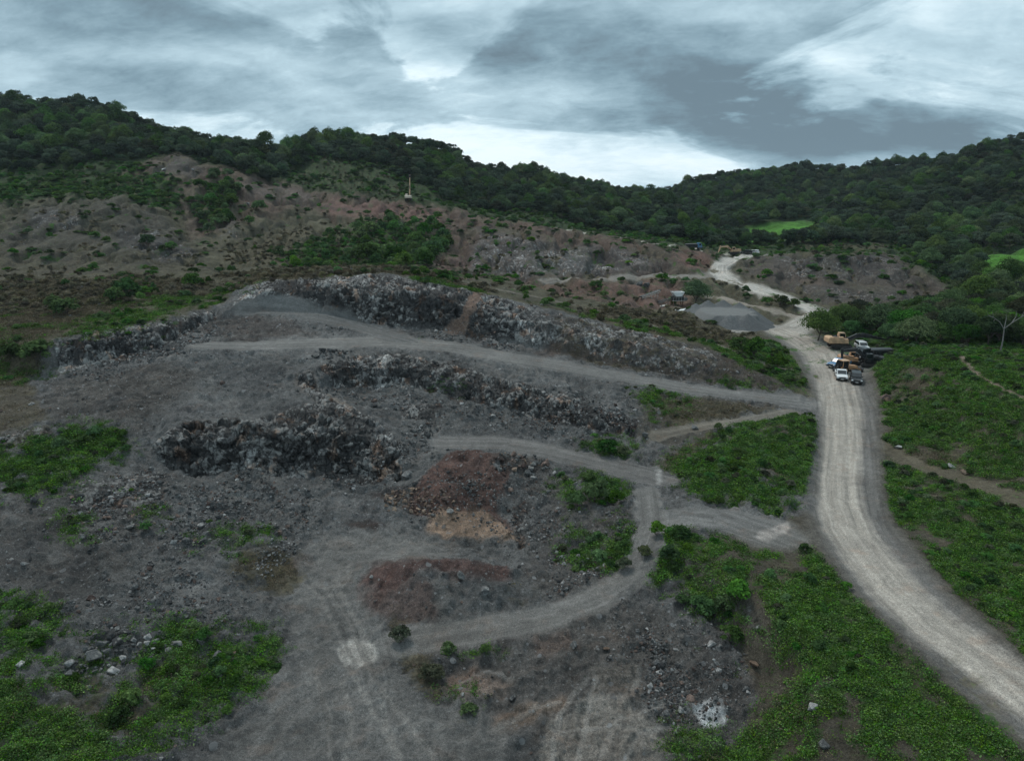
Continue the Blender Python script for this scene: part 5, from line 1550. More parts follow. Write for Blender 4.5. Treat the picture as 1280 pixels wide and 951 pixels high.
for u, v, r, k, lab in ((577, 722, .62, 'boulder', 'round pale boulder on the second red mound'), (606, 738, .42, 'pale', 'pale boulder at the end of the second red mound'), (717, 808, .42, 'boulder', 'single grey boulder beside the lower ramp'), (758, 812, .32, 'tan', 'single tan boulder on the scraped ground'), (641, 874, .38, 'boulder', 'grey boulder beside the sandy streak'),
                        (253, 800, .62, 'boulder', 'large grey boulder right of the boulder pile'), (272, 822, .45, 'boulder', 'flat grey boulder in the near left grass'), (290, 820, .4, 'tan', 'tan boulder beside the flat grey boulder'), (163, 660, .5, 'boulder', 'lone grey boulder on the left rubble slope'), (102, 673, .42, 'boulder', 'second lone boulder on the left rubble slope'),
                        (30, 706, .35, 'pale', 'white stone near the left frame edge'), (1016, 886, .45, 'pale', 'pale boulder lying in the right bank grass'), (1030, 932, .4, 'boulder', 'grey boulder low in the right bank grass'), (942, 832, .5, 'tan', 'pale tan boulder on top of the rubble bank'), (563, 641, .5, 'boulder', 'blue grey boulder in front of the red mound'), (620, 585, .55, 'pale', 'pale block at the left end of the upper heap'),
                        (806, 545, .6, 'pale', 'pale block below the bench road bank'), (868, 536, .6, 'pale', 'white block on the dry bank beside the track'), (497, 452, .6, 'grey', 'grey block on the middle cliff brink'), (445, 588, .55, 'boulder', 'grey boulder at the right end of the lower face'), (428, 590, .6, 'pale', 'pale boulder at the foot of the lower face'), (510, 596, .8, 'pale', 'white streaked block beside the red mound'),
                        (205, 213, 1.2, 'pale', 'white rock on the bare mound top'), (241, 213, .9, 'pale', 'pale rock on the right shoulder of the bare mound'), (310, 256, 1.0, 'pale', 'white rock on the slope right of the gully'), (800, 357, 1.5, 'grey', 'dark rock on the red soil left of its twin'), (808, 358, 1.5, 'grey', 'dark rock on the red soil right of its twin'), (1109, 492 + 10, .6, 'tan', 'pale stone at the foot of the grassy embankment'),
                        (1107, 501, 1.0, 'red', 'reddish block beside the haul road verge'), (1123, 560, .5, 'pale', 'white slab beside the dirt lane in the grass'), (1188, 585, .6, 'pale', 'pale stone on the dirt lane right of the road'), (1205, 592, .5, 'tan', 'second pale stone on the dirt lane')):
    p = spot(u, v)
    o = link('boulder', STN[k][int(SR.integers(0, 4))])
    o.location = p + Vector((0, 0, r * .35))
    o.scale = (r, r * SR.uniform(.8, 1.05), r * SR.uniform(.75, 1.0))
    o.rotation_euler = (SR.normal(0, .3), SR.normal(0, .3), SR.uniform(0, 6.28))
    tag(o, lab, 'boulder')

# ------------------------------------------------------------------ gravel stockpile
def gravel_pile():
    c = spot(915, 408)
    fr, bk = spot(905, 419), 196.0
    cx, cy = .312 * 172, 174.0
    n = 110
    xs, ys = np.linspace(-16, 16, n), np.linspace(-20, 20, n)
    X, Y = np.meshgrid(xs, ys)
    wob = fbm2(X * .18, Y * .18, 3, 123) * .8
    d1 = 1 - np.hypot(X / 11.5, Y / 16) + wob * .03              # skirt of the whole heap
    cones = np.full(X.shape, -9.0)
    for px_, py_, h in ((-6.5, 6, 3.9), (-3, 7.5, 4.5), (1.0, 8, 4.6), (4.5, 5.5, 4.2), (6.0, 1, 3.5), (-1.5, -7, 3.0), (2.5, -7.5, 3.2), (5, -4, 3.3), (-5, -4.5, 2.7), (0.5, 0, 2.9), (-4, 1, 2.7), (3, 1.5, 3.0)):
        cones = np.maximum(cones, h - np.hypot(X - px_, Y - py_) * .66)
    flat = np.where((np.abs(X + 1) < 8 - .25 * np.abs(Y)) & (np.abs(Y) < 7), 2.75 + .02 * Y, -9)
    H = np.maximum(cones, np.minimum(flat, (1 - np.hypot(X / 9.5, Y / 13)) * 9))
    H = H + wob * .10 + fbm2(X * .9, Y * .9, 2, 124) * .05
    gz_ = height(cx + X, cy + Y)
    Zp = np.where(H > -1.2, H + 1.0, -.4)
    Zp = np.maximum(np.minimum(Zp, gz_ - .3 + np.clip(H + 1.2, 0, 9) * 3), gz_ - .5)
    idx = np.arange(n * n).reshape(n, n)
    q = np.stack([idx[:-1, :-1], idx[:-1, 1:], idx[1:, 1:], idx[1:, :-1]], -1).reshape(-1, 4)
    m = bpy.data.materials.new('crushed_gravel')
    m.use_nodes = True
    nn = NT(m.node_tree)
    b = nn.n['Principled BSDF']
    pos = nn.add('ShaderNodeTexCoord').outputs['Object']
    f = nn.noise(pos, 2.0, 6, .75)
    cc = nn.mix(nn.ramp(f, .3, .7), (.082, .085, .088, 1), (.150, .152, .152, 1))
    cc = nn.mix(nn.ramp(nn.noise(pos, .25, 3, .5), .4, .65, 0, .5), cc, (.085, .086, .088, 1))
    cc = nn.mix(nn.math('MULTIPLY', nn.attr('driven_lit'), .55), cc, (.21, .208, .20, 1))  # paler flat top: driven gravel, plus sky light painted into its colour
    nn.put(b.inputs['Base Color'], cc)
    b.inputs['Roughness'].default_value = .95
    b.inputs['Specular IOR Level'].default_value = .15
    bp = nn.add('ShaderNodeBump')
    nn.put(bp.inputs['Height'], nn.noise(pos, 4, 6, .75))
    bp.inputs['Strength'].default_value = .5
    bp.inputs['Distance'].default_value = .3
    nn.put(b.inputs['Normal'], bp.outputs[0])
    me = mesh_from('gravel_pile', np.stack([X, Y, Zp], -1).reshape(-1, 3), q, m, smooth=True)
    driven_lit_mask = blur(((flat > -8) & (flat >= cones - .1)).astype(float), 2)  # where the flat top is lightened
    at_ = me.attributes.new('driven_lit', 'FLOAT', 'POINT'); at_.data.foreach_set('value', driven_lit_mask.ravel().astype(np.float32))
    o = link('gravel_pile', me)
    o.location = (cx, cy, 0)
    tag(o, 'large flat-topped stockpile of crushed grey gravel beside the haul road', 'gravel pile')
gravel_pile()

# ------------------------------------------------------------------ dead tree
M_DEAD = simple_mat('dead_wood', (.17, .16, .15), .9, var=.2, scale=1.5)
def dead_tree(u, v, s, label):
    tt_, _ = ray(u, v)
    p = Vector((tt_ * 116, 116, float(height(np.float64(tt_ * 116), np.float64(116)))))
    t = thing('dead_tree', label, 'tree', p - Vector((0, 0, .2)))
    tr = tube([(0, 0, -.3), (.1, 0, 2.2 * s), (.05, .1, 4.2 * s)], [.13 * s, .10 * s, .085 * s])
    link('trunk', mesh_from('trunk', *tr, M_DEAD, smooth=True), t)
    for path in ([(.05, .1, 4.0), (-.9, 0, 5.2), (-1.9, .2, 5.9), (-2.3, .1, 7.0)], [(-.9, 0, 5.2), (-1.5, .3, 5.6), (-1.7, .3, 5.2)], [(.05, .1, 4.1), (1.2, .2, 5.0), (2.4, 0, 6.0), (2.9, .1, 7.3), (2.6, .1, 8.2)],
                 [(2.4, 0, 6.0), (3.2, -.2, 6.6), (3.6, -.2, 7.4)], [(.05, .1, 4.1), (.4, .5, 5.6), (.3, .6, 6.4)], [(1.2, .2, 5.0), (1.9, .5, 6.0), (1.8, .4, 6.9)], [(-1.9, .2, 5.9), (-2.6, .3, 6.1), (-3.0, .2, 6.7)]):
        b = tube([tuple(np.array(q) * s) for q in path], [(.075 - .055 * i / (len(path) - 1)) * s for i in range(len(path))], 5)
        link('branch', mesh_from('branch', *b, M_DEAD, smooth=True), t)
dead_tree(1252, 430, 1.05, 'bare dead tree with pale forked branches above the terrace')
# ------------------------------------------------------------------ machines and vehicles
M_YEL = simple_mat('worn_yellow_paint', (.50, .28, .15), .5, var=.1, dirt=(.16, .11, .075), scale=1.2)
M_YELP = simple_mat('faded_yellow_paint', (.56, .36, .22), .55, var=.1, dirt=(.25, .19, .14), scale=1.5)
M_CREAM = simple_mat('cream_paint', (.58, .50, .40), .5, var=.08, dirt=(.3, .24, .18), scale=1.5)
M_BLACK = simple_mat('black_steel', (.018, .019, .021), .5, var=.2, dirt=(.06, .05, .045))
M_TRACK = simple_mat('track_steel', (.030, .027, .025), .8, var=.3, dirt=(.09, .07, .06), scale=4)
M_TYRE = simple_mat('tyre_rubber', (.014, .014, .014), .85, var=.2, dirt=(.07, .06, .055), scale=5)
M_GLASS = simple_mat('dark_glass', (.012, .016, .019), .08, var=.05, spec=.6)
M_WHITE = simple_mat('white_paint', (.72, .73, .73), .3, var=.03, dirt=(.5, .46, .42), scale=1)
M_DGREY = simple_mat('dark_grey_paint', (.012, .014, .015), .3, var=.1, dirt=(.08, .07, .065), scale=1)
M_BLUE = simple_mat('blue_paint', (.07, .20, .36), .4, var=.1, dirt=(.18, .17, .16), scale=1)
M_STEEL = simple_mat('grey_steel', (.20, .20, .195), .55, .3, var=.2, dirt=(.16, .11, .085), scale=2)
M_PALEST = simple_mat('pale_steel', (.50, .49, .46), .6, var=.12, dirt=(.3, .22, .17), scale=2)
M_LAMP = simple_mat('lamp_glass', (.75, .77, .78), .15, var=.02)
M_RED = simple_mat('red_lamp', (.35, .02, .02), .3)
M_RUST = simple_mat('rusty_steel', (.16, .085, .055), .8, var=.3, dirt=(.07, .05, .04))

class B:
    """collects shaped pieces and links them as one mesh"""
    def __init__(self):
        self.bm = bmesh.new()
    def box(self, x0, x1, y0, y1, z0, z1, bev=.04, taper=None):
        vs = bmesh.ops.create_cube(self.bm, size=1)['verts']
        for v in vs:
            v.co = Vector(((x0 + x1) / 2 + v.co.x * (x1 - x0), (y0 + y1) / 2 + v.co.y * (y1 - y0), (z0 + z1) / 2 + v.co.z * (z1 - z0)))
        if taper:                                   # (dx_front, dx_back, dy) pulled in at the top
            for v in vs:
                if v.co.z > (z0 + z1) / 2:
                    v.co.x += -taper[0] if v.co.x > (x0 + x1) / 2 else taper[1]
                    v.co.y += -taper[2] if v.co.y > (y0 + y1) / 2 else taper[2]
        if bev:
            es = list({e for v in vs for e in v.link_edges})
            bmesh.ops.bevel(self.bm, geom=es, offset=bev, segments=2, affect='EDGES')
        return self
    def prism(self, prof, y0, y1, bev=.0):
        """side profile (x, z) extruded across y"""
        a = [self.bm.verts.new((x, y0, z)) for x, z in prof]
        b = [self.bm.verts.new((x, y1, z)) for x, z in prof]
        fs = [self.bm.faces.new(a), self.bm.faces.new(b[::-1])]
        n = len(prof)
        for i in range(n):
            fs.append(self.bm.faces.new((a[i], b[i], b[(i + 1) % n], a[(i + 1) % n])))
        bmesh.ops.recalc_face_normals(self.bm, faces=fs)
        if bev:
            bmesh.ops.bevel(self.bm, geom=list({e for f in fs for e in f.edges}), offset=bev, segments=1, affect='EDGES')
        return self
    def cyl(self, p0, p1, r, seg=16, r2=None):
        p0, p1 = Vector(p0), Vector(p1)
        d = p1 - p0
        M = Matrix.Translation((p0 + p1) / 2) @ d.to_track_quat('Z', 'Y').to_matrix().to_4x4()
        bmesh.ops.create_cone(self.bm, cap_ends=True, segments=seg, radius1=r, radius2=r if r2 is None else r2, depth=d.length, matrix=M)
        return self
    def build(self, name, mat, parent=None):
        me = bpy.data.meshes.new(name)
        self.bm.to_mesh(me)
        self.bm.free()
        me.materials.append(mat)
        o = bpy.data.objects.new(name, me)
        COL.objects.link(o)
        if parent:
            o.parent = parent
        return o

def wheel(x, y, r, w, parent, rim=M_STEEL):
    o = B().cyl((x, y - w / 2, r), (x, y + w / 2, r), r, 20).build('wheel', M_TYRE, parent)
    s = 1 if y > 0 else -1
    B().cyl((x, y + s * (w / 2 - .02), r), (x, y + s * (w / 2 + .02), r), r * .55, 14).build('rim', rim, o)

def arm(p, q, h0, h1, w):
    """a tapering box girder between two points of the x-z plane, as a profile"""
    p, q = np.array(p), np.array(q)
    d = (q - p) / np.linalg.norm(q - p)
    n = np.array([-d[1], d[0]])
    return [tuple(p - n * h0 / 2), tuple(q - n * h1 / 2), tuple(q + n * h1 / 2), tuple(p + n * h0 / 2)]

def excavator(name, label, loc, heading, swing=0.0, boom=(48, 20), stick=-70, paint=None, boom_paint=None, scale=1.0, cw=None, buck=0):
    """heading: where the house points; boom = angles of its two pieces, stick = angle of the dipper, all degrees above level"""
    paint = paint or M_YEL
    boom_paint = boom_paint or paint
    t = thing(name, label, 'excavator', loc, heading)
    t.scale = (scale,) * 3
    ms = Matrix.Rotation(-swing, 4, 'Z')
    for y in (-1.1, 1.1):
        b = B()
        prof = [(-1.7, .08), (1.7, .08), (1.98, .28), (2.05, .5), (1.9, .74), (1.6, .86), (-1.6, .86), (-1.9, .74), (-2.05, .5), (-1.98, .28)]
        b.prism(prof, y - .28, y + .28, .03)
        for k in range(14):
            b.box(-1.75 + k * .25, -1.60 + k * .25, y - .30, y + .30, .02, .10, 0)
            b.box(-1.7 + k * .25, -1.55 + k * .25, y - .30, y + .30, .85, .91, 0)
        o = b.build('track', M_TRACK, t)
        r = B()
        s = 1 if y > 0 else -1
        for k in range(6):
            r.cyl((-1.45 + k * .58, y + s * .27, .34), (-1.45 + k * .58, y + s * .33, .34), .17, 10)
        r.cyl((1.68, y + s * .27, .48), (1.68, y + s * .33, .48), .3, 12).cyl((-1.68, y + s * .27, .48), (-1.68, y + s * .33, .48), .3, 12)
        r.build('roller', M_BLACK, o).matrix_local = Matrix()
        o.matrix_local = ms
    B().box(-1.0, 1.0, -.85, .85, .45, .95).cyl((0, 0, .9), (0, 0, 1.12), .7, 20).build('undercarriage', M_BLACK, t).matrix_local = ms
    body = B().box(-2.25, 1.25, -1.35, 1.35, 1.08, 1.36, .03).box(-1.75, .25, -1.33, -.45, 1.36, 2.35, .06).box(-1.75, -.2, -.45, 1.33, 1.36, 2.25, .06).box(.25, 1.2, -1.33, -.6, 1.36, 1.95, .05).build('body', paint, t)
    B().box(-1.5, -.6, -.9, .7, 2.3, 2.42, .03).cyl((-1.2, -.9, 2.3), (-1.2, -.9, 2.85), .07, 8).build('engine_hood', M_BLACK, body)
    B().prism([(-2.75, 1.25), (-2.55, 1.05), (-1.75, 1.05), (-1.75, 2.3), (-2.45, 2.3), (-2.75, 2.05)], -1.36, 1.36, .07).build('counterweight', cw or paint, t)
    cab = B().prism([(-.15, 1.36), (1.25, 1.36), (1.35, 1.95), (1.05, 2.95), (-.1, 2.98), (-.2, 2.4)], .42, 1.34, .05).build('cab', paint, t)
    g = B().prism([(1.285, 1.75), (1.375, 1.95), (1.09, 2.86), (1.06, 2.84)], .5, 1.26)
    g.prism([(.02, 2.05), (1.16, 2.05), (.97, 2.82), (.02, 2.84)], 1.335, 1.352).prism([(.02, 2.05), (1.16, 2.05), (.97, 2.82), (.02, 2.84)], .408, .425)
    g.build('window', M_GLASS, cab)
    a1, a2, a3 = (R(a) for a in (boom[0], boom[1], stick))
    p0 = np.array([.75, 1.55])
    p1 = p0 + 2.7 * np.array([math.cos(a1), math.sin(a1)])
    p2 = p1 + 3.0 * np.array([math.cos(a2), math.sin(a2)])
    p3 = p2 + 2.7 * np.array([math.cos(a3), math.sin(a3)])
    bm_ = B().prism(arm(p0, p1, .55, .85, .5), -.62, -.12, .03).prism(arm(p1, p2, .85, .45, .5), -.60, -.14, .03).build('boom', boom_paint, t)
    h = B()
    for y in (-.78, .04):
        f0, f1 = p0 + np.array([.35, -.3]), p0 + (p1 - p0) * .85
        h.cyl((f0[0], y, f0[1]), ((f0 + f1)[0] / 2, y, (f0 + f1)[1] / 2), .11, 8).cyl(((f0 + f1)[0] / 2, y, (f0 + f1)[1] / 2), (f1[0], y, f1[1]), .06, 8)
    nb = np.array([-(p2 - p1)[1], (p2 - p1)[0]]) / 3.0
    f0, f1 = p1 + nb * .55 + (p2 - p1) * .2, p2 - (p3 - p2) * .18 + nb * .2
    h.cyl((f0[0], -.37, f0[1]), (f1[0], -.37, f1[1]), .10, 8)
    h.build('cylinder', M_BLACK, bm_)
    q0 = p2 - (p3 - p2) * .2
    st = B().prism(arm(q0, p3, .62, .28, .4), -.54, -.20, .03).build('stick', boom_paint, t)
    d = (p3 - p2) / 2.7
    n_ = np.array([d[1], -d[0]]) if buck >= 0 else np.array([-d[1], d[0]])
    pr = [p3 + n_ * .12, p3 + d * .35 + n_ * .35, p3 + d * .95 + n_ * .28, p3 + d * 1.3 - n_ * .15, p3 + d * 1.1 - n_ * .75, p3 + d * .55 - n_ * 1.0, p3 + d * .2 - n_ * .35]
    k = B().prism([tuple(q) for q in pr[:4]] + [tuple(p3 + d * 1.15 - n_ * .1), tuple(p3 + d * .85 + n_ * .12), tuple(p3 + d * .3 + n_ * .1)], -.85, .11)
    for y in (-.85, .06):
        k.prism([tuple(q) for q in pr], y, y + .05)
    for y in np.linspace(-.8, .0, 5):
        k.prism([tuple(p3 + d * .55 - n_ * 1.0), tuple(p3 + d * 1.1 - n_ * .75), tuple(p3 + d * 1.05 - n_ * 1.1)], y, y + .1)
    k.build('bucket', M_BLACK if boom_paint is M_BLACK else M_TRACK, t)
    return t

def pickup(name, label, loc, heading, paint, cat='pickup truck', closed=False):
    t = thing(name, label, cat, loc, heading)
    t.scale = (.94, .94, .94)
    prof = [(-2.65, .55), (-2.62, 1.02), (-.62, 1.04), (.95, 1.06), (2.3, .98), (2.55, .85), (2.6, .5), (2.2, .38), (-2.3, .40)]
    body = B().prism(prof, -.92, .92, .05).build('body', paint, t)
    if closed:
        cp = [(-2.55, 1.04), (-2.35, 1.68), (-.1, 1.76), (.45, 1.72), (1.15, 1.06)]
    else:
        cp = [(-.75, 1.04), (-.6, 1.68), (-.1, 1.76), (.45, 1.72), (1.15, 1.06)]
    cab = B().prism(cp, -.80, .80, .05).build('cab', paint, t)
    g = B()
    g.prism([(1.10, 1.13), (.52, 1.665), (.54, 1.675), (1.125, 1.14)], -.70, .70)
    xb = cp[0][0]
    g.prism([(xb + .055, 1.15), (xb + .17, 1.62), (xb + .145, 1.625), (xb + .03, 1.155)], -.66, .66)
    for s in (-1, 1):
        y0, y1 = (s * .803, s * .812)
        g.prism([(xb + .15, 1.12), (xb + .27, 1.62), (.38, 1.66), (.92, 1.12)], min(y0, y1), max(y0, y1))
    g.build('window', M_GLASS, cab)
    if not closed:
        bed = B().box(-2.55, -.78, -.78, .78, 1.036, 1.05, 0).box(-2.62, -.70, -.93, -.80, 1.02, 1.12, .02).box(-2.62, -.70, .80, .93, 1.02, 1.12, .02).box(-2.68, -2.58, -.93, .93, .6, 1.12, .02)
        bed.build('tailgate', paint, t)
        B().box(-2.52, -.80, -.76, .76, 1.052, 1.06, 0).build('load_bed', M_BLACK, t)
    B().box(2.585, 2.64, -.55, .55, .62, .82, .01).build('grille', M_BLACK, t)
    B().box(2.5, 2.72, -.93, .93, .40, .58, .03).build('bumper', M_DGREY if paint is M_WHITE else M_BLACK, t)
    B().box(2.725, 2.74, -.24, .24, .44, .55, 0).build('plate', M_WHITE, t)
    for s in (-1, 1):
        B().box(2.45, 2.62, s * .75 - .16, s * .75 + .16, .70, .88, .03).build('headlight', M_LAMP, t)
        B().box(-2.69, -2.64, s * .82 - .08, s * .82 + .08, .72, .98, .01).build('tail_light', M_RED, t)
        B().box(.75, .95, s * .95 - .1, s * .95 + .1, 1.12, 1.28, .03).build('mirror', M_BLACK, t)
        for x in (-1.6, 1.65):
            wheel(x, s * .82, .39, .26, t)
    return t

def loader(name, label, loc, heading):
    """backhoe loader: sloping hood, cab, front bucket on two arms, folded rear boom"""
    t = thing(name, label, 'loader', loc, heading)
    t.scale = (.9, .9, .9)
    B().prism([(-.2, .75), (2.0, .75), (2.1, 1.2), (1.9, 1.45), (-.2, 1.75)], -.55, .55, .05).build('hood', M_YEL, t)
    B().box(-1.6, 2.0, -.45, .45, .5, .8, .04).build('chassis', M_BLACK, t)
    cab = B()
    for x in (-1.45, -.2):
        for y in (-.7, .7):
            cab.box(x - .05, x + .05, y - .05, y + .05, .9, 2.5, 0)
    cab.box(-1.5, -.15, -.75, .75, .8, 1.25, .04)
    cab = cab.build('cab', M_YEL, t)
    B().box(-1.65, 0, -.85, .85, 2.5, 2.68, .06).build('roof', M_YELP, cab)
    B().box(-1.42, -.23, -.68, .68, 1.26, 2.48, .02).build('window', M_GLASS, cab)
    for s in (-1, 1):
        B().prism(arm((-.1, 1.45), (2.3, .85), .28, .22, .1), s * .68 - .07, s * .68 + .07).prism(arm((2.25, .9), (2.75, .4), .24, .2, .1), s * .68 - .07, s * .68 + .07).build('loader_arm', M_YEL, t)
        wheel(-1.0, s * .85, .72, .45, t, M_YELP)
        wheel(1.45, s * .85, .48, .34, t, M_YELP)
    B().prism([(2.75, .15), (3.6, .12), (3.62, .17), (2.95, .28), (2.9, .8), (3.1, .98), (2.8, .92), (2.65, .5)], -1.1, 1.1, .01).build('front_bucket', M_BLACK, t)
    B().prism(arm((-1.6, .9), (-2.2, 2.7), .35, .3, .2), -.15, .15).prism(arm((-2.2, 2.7), (-2.7, 1.2), .3, .22, .2), -.12, .12).prism([(-2.9, 1.1), (-2.5, 1.1), (-2.45, .5), (-2.8, .35), (-3.05, .6)], -.3, .3).build('backhoe', M_BLACK, t)
    return t

def dump_truck(name, label, loc, heading, cabp, bedp, raised=0.0):
    t = thing(name, label, 'dump truck', loc, heading)
    B().box(-3.4, 3.0, -.45, .45, .75, 1.0, .03).build('chassis', M_BLACK, t)
    cab = B().prism([(1.5, .8), (3.2, .8), (3.3, 1.5), (3.0, 2.0), (2.7, 2.75), (1.5, 2.8)], -1.15, 1.15, .06).build('cab', cabp, t)
    B().prism([(3.06, 2.0), (2.79, 2.68), (2.82, 2.69), (3.09, 2.01)], -1.0, 1.0).box(1.9, 2.7, -1.165, -1.155, 1.8, 2.5, 0).box(1.9, 2.7, 1.155, 1.165, 1.8, 2.5, 0).build('window', M_GLASS, cab)
    bed = B().prism([(-3.6, 1.15), (-3.8, 2.3), (1.3, 2.4), (1.3, 1.1), (-3.2, 1.05)], -1.2, 1.2, .04)
    for x in (-2.8, -1.8, -.8, .2, 1.0):
        bed.box(x - .06, x + .06, -1.28, 1.28, 1.15, 2.3, 0)
    bed = bed.build('dump_body', bedp, t)
    B().box(-3.5, 1.1, -1.05, 1.05, 2.35, 2.47, .02).build('load', M_BLACK if bedp is M_BLACK else M_STEEL, bed)
    B().box(3.2, 3.38, -1.15, 1.15, .6, .95, .03).build('bumper', M_BLACK, t)
    for s in (-1, 1):
        B().box(3.26, 3.33, s * .85 - .14, s * .85 + .14, 1.05, 1.25, .02).build('headlight', M_LAMP, t)
        for x in (-2.7, -1.5, 2.3):
            wheel(x, s * .95, .52, .4, t)
    return t

def ground_loc(u, v, dz=0.0):
    p = spot(u, v)
    return (p.x, p.y, p.z + dz)

# the excavator on the ridge, seen from behind with its boom raised
excavator('excavator', 'pale yellow excavator on the ridge with its boom raised straight up', ground_loc(511, 251.5, .1), R(90), 0, (82, 72), 75, M_CREAM, M_YELP, 1.12, M_CREAM, -1)
excavator('excavator', 'yellow excavator at the top of the haul road with its boom reaching left', ground_loc(917, 318, .1), R(184), 0, (38, -4), -72, M_YELP, M_YELP, 1.0, M_YELP)
excavator('excavator', 'large yellow excavator with a black boom parked under the trees', ground_loc(1049, 434.5), R(-4), 0, (24, -6), -12, M_YELP, M_BLACK, 1.02, M_YELP)
excavator('excavator', 'dark excavator with a black folded boom among the parked machines', ground_loc(1087, 458), R(166), 0, (44, -8), -95, M_DGREY, M_BLACK, .86, M_BLACK)
loader('backhoe_loader', 'yellow backhoe loader parked behind the white pickup', ground_loc(1058, 466), R(12))
excavator('excavator', 'smaller yellow excavator wedged behind the backhoe loader', ground_loc(1063, 456), R(-10), 0, (30, -25), -60, M_YEL, M_BLACK, .8, M_YEL)
pickup('pickup_truck', 'white pickup truck facing the camera beside the haul road', ground_loc(1051, 473), R(-110), M_WHITE)
pickup('car', 'black off-road car parked right of the white pickup', ground_loc(1069.5, 477), R(-112), M_DGREY, 'car', True)
pickup('pickup_truck', 'blue pickup at the left edge of the parked machines', ground_loc(1048, 458.5), R(-150), M_BLUE)
dump_truck('dump_truck', 'dark dump truck half hidden behind the parked excavators', ground_loc(1092, 452), R(185), M_DGREY, M_BLACK)
pickup('car', 'small white car under the black excavator boom', ground_loc(1077, 437), R(-100), M_WHITE, 'car', True)
dump_truck('dump_truck', 'dump truck with a blue cab on the far ridge road', ground_loc(867, 312), R(4), M_BLUE, M_DGREY)
pickup('car', 'white car parked on the upper bench beside the trees', ground_loc(940, 317.5), R(150), M_WHITE, 'car', True)
pickup('pickup_truck', 'white pickup parked right of the white car on the bench', ground_loc(945.5, 317.3), R(80), M_WHITE)
pickup('car', 'dark car left of the white car on the upper bench', ground_loc(932.5, 317.5), R(170), M_DGREY, 'car', True)

# ------------------------------------------------------------------ crusher and conveyors
def conveyor(label, p0, p1, w=.9, legs=3, paint=M_PALEST):
    p0, p1 = Vector(p0), Vector(p1)
    d = p1 - p0
    L = math.hypot(d.x, d.y)
    t = thing('conveyor', label, 'conveyor', (p0.x, p0.y, p0.z), math.atan2(d.y, d.x))
    fr = B()
    for y in (-w / 2, w / 2):
        fr.prism(arm((0, .5), (L, .5 + d.z), .12, .12, .1), y - .05, y + .05).prism(arm((0, .95), (L, .95 + d.z), .09, .09, .1), y - .04, y + .04)
        n = int(L / .9)
        for k in range(n):
            a, b = (k / n, (k + 1) / n) if k % 2 else ((k + 1) / n, k / n)
            fr.cyl((a * L, y, .5 + a * d.z), (b * L, y, .95 + b * d.z), .035, 6)
    fr.build('frame', paint, t)
    B().prism(arm((-.2, 1.02), (L + .3, 1.02 + d.z), .08, .08, .1), -w * .42, w * .42).cyl((L + .2, -w * .45, .98 + d.z), (L + .2, w * .45, .98 + d.z), .22, 12).cyl((-.1, -w * .45, .95), (-.1, w * .45, .95), .22, 12).build('belt', M_BLACK, t)
    for k in range(legs):
        a = (k + .6) / legs
        h = .5 + a * d.z
        B().cyl((a * L, -w / 2, h), (a * L - .2, -w / 2 - .2, -.6), .06, 6).cyl((a * L, w / 2, h), (a * L - .2, w / 2 + .2, -.6), .06, 6).cyl((a * L - .1, -w / 2 - .1, h * .4), (a * L - .1, w / 2 + .1, h * .4), .04, 6).build('leg', paint, t)
    return t
g0, g1 = spot(801, 375), spot(824, 374)
conveyor('pale inclined conveyor on the red soil left of the crusher', (g0.x, g0.y, g0.z), (g1.x, g1.y + .5, g1.z + 1.6), 1.0)
g0, g1 = spot(823, 381), spot(839, 381)
conveyor('low grey conveyor leading up to the crusher', (g0.x, g0.y, g0.z), (g1.x, g1.y + .5, g1.z + 1.0), .9, 2, M_STEEL)
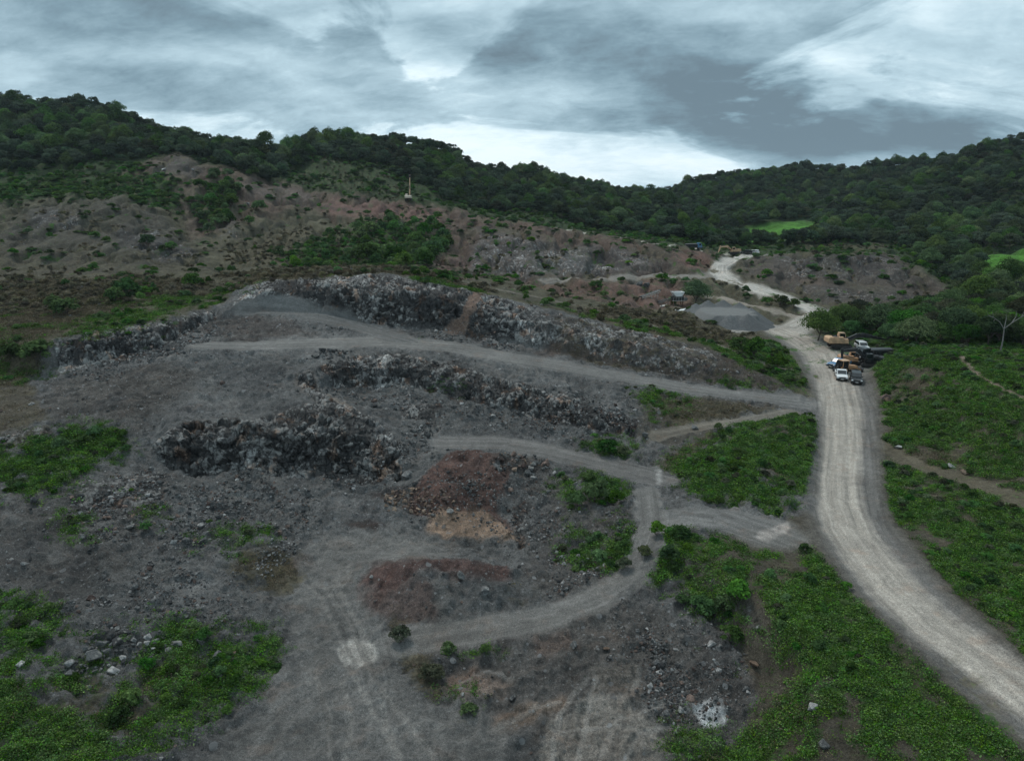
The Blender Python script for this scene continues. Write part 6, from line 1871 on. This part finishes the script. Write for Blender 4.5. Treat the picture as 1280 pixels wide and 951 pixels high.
def crusher(loc):
    t = thing('crusher', 'rusty rock crusher with a white feed hopper beside the dark tree', 'crusher', loc, R(10))
    B().box(-1.6, 1.6, -.9, .9, 1.3, 2.5, .06).cyl((-.4, -1.1, 1.9), (-.4, 1.1, 1.9), .75, 18).build('crusher_body', M_BLACK, t)
    for x in (-1.4, 1.4):
        for y in (-.8, .8):
            B().box(x - .1, x + .1, y - .1, y + .1, -.4, 1.35, 0).build('leg', M_RUST, t)
    B().prism([(-.9, 2.5), (.9, 2.5), (1.7, 3.7), (1.55, 3.7), (.8, 2.62), (-.8, 2.62), (-1.55, 3.7), (-1.7, 3.7)], -1.1, 1.1, .0).prism([(-.9, 2.5), (.9, 2.5), (1.7, 3.7), (-1.7, 3.7)], 1.1, 1.18).prism([(-.9, 2.5), (.9, 2.5), (1.7, 3.7), (-1.7, 3.7)], -1.18, -1.1).build('hopper', M_WHITE, t)
    B().box(1.6, 2.9, -.6, .6, 1.1, 2.0, .05).build('motor', M_STEEL, t)
    rail = B()
    for x in np.linspace(-1.6, 1.6, 5):
        rail.cyl((x, -1.25, 1.3), (x, -1.25, 2.3), .03, 5)
    rail.cyl((-1.6, -1.25, 2.3), (1.6, -1.25, 2.3), .03, 5).box(-1.7, 1.7, -1.35, -.9, 1.24, 1.30, 0)
    rail.build('walkway', M_PALEST, t)
crusher(ground_loc(846, 381))
# loose metal beside the plant
for (u, v, lab, mat) in ((829, 383, 'pale scrap plate lying left of the crusher', M_PALEST), (852, 388.5, 'white plate lying below the dark tree', M_WHITE)):
    x, y, z = ground_loc(u, v)
    o = B().box(-1.6, 1.6, -.7, .7, .02, .12, .02).box(-1.6, -1.4, -.7, .7, .1, .3, .02).box(1.3, 1.5, -.7, .7, .1, .22, .02).build('scrap_plate', mat)
    o.location = (x, y, z + .1); o.rotation_euler = (.08, -.1, .3)
    tag(o, lab, 'scrap metal')
# ------------------------------------------------------------------ air: thin even haze
def haze(density):
    hb = B().box(-1900, 1900, -60, 2600, -14, 150, 0)
    m = bpy.data.materials.new('haze')
    m.use_nodes = True
    n = NT(m.node_tree)
    n.n.clear()
    v = n.add('ShaderNodeVolumePrincipled')
    v.inputs['Color'].default_value = (.74, .86, .95, 1)
    v.inputs['Density'].default_value = density
    v.inputs['Anisotropy'].default_value = .1
    o = n.add('ShaderNodeOutputMaterial')
    n.l.new(v.outputs[0], o.inputs['Volume'])
    ob = hb.build('haze', m)
    ob['kind'] = 'stuff'
haze(.00006)
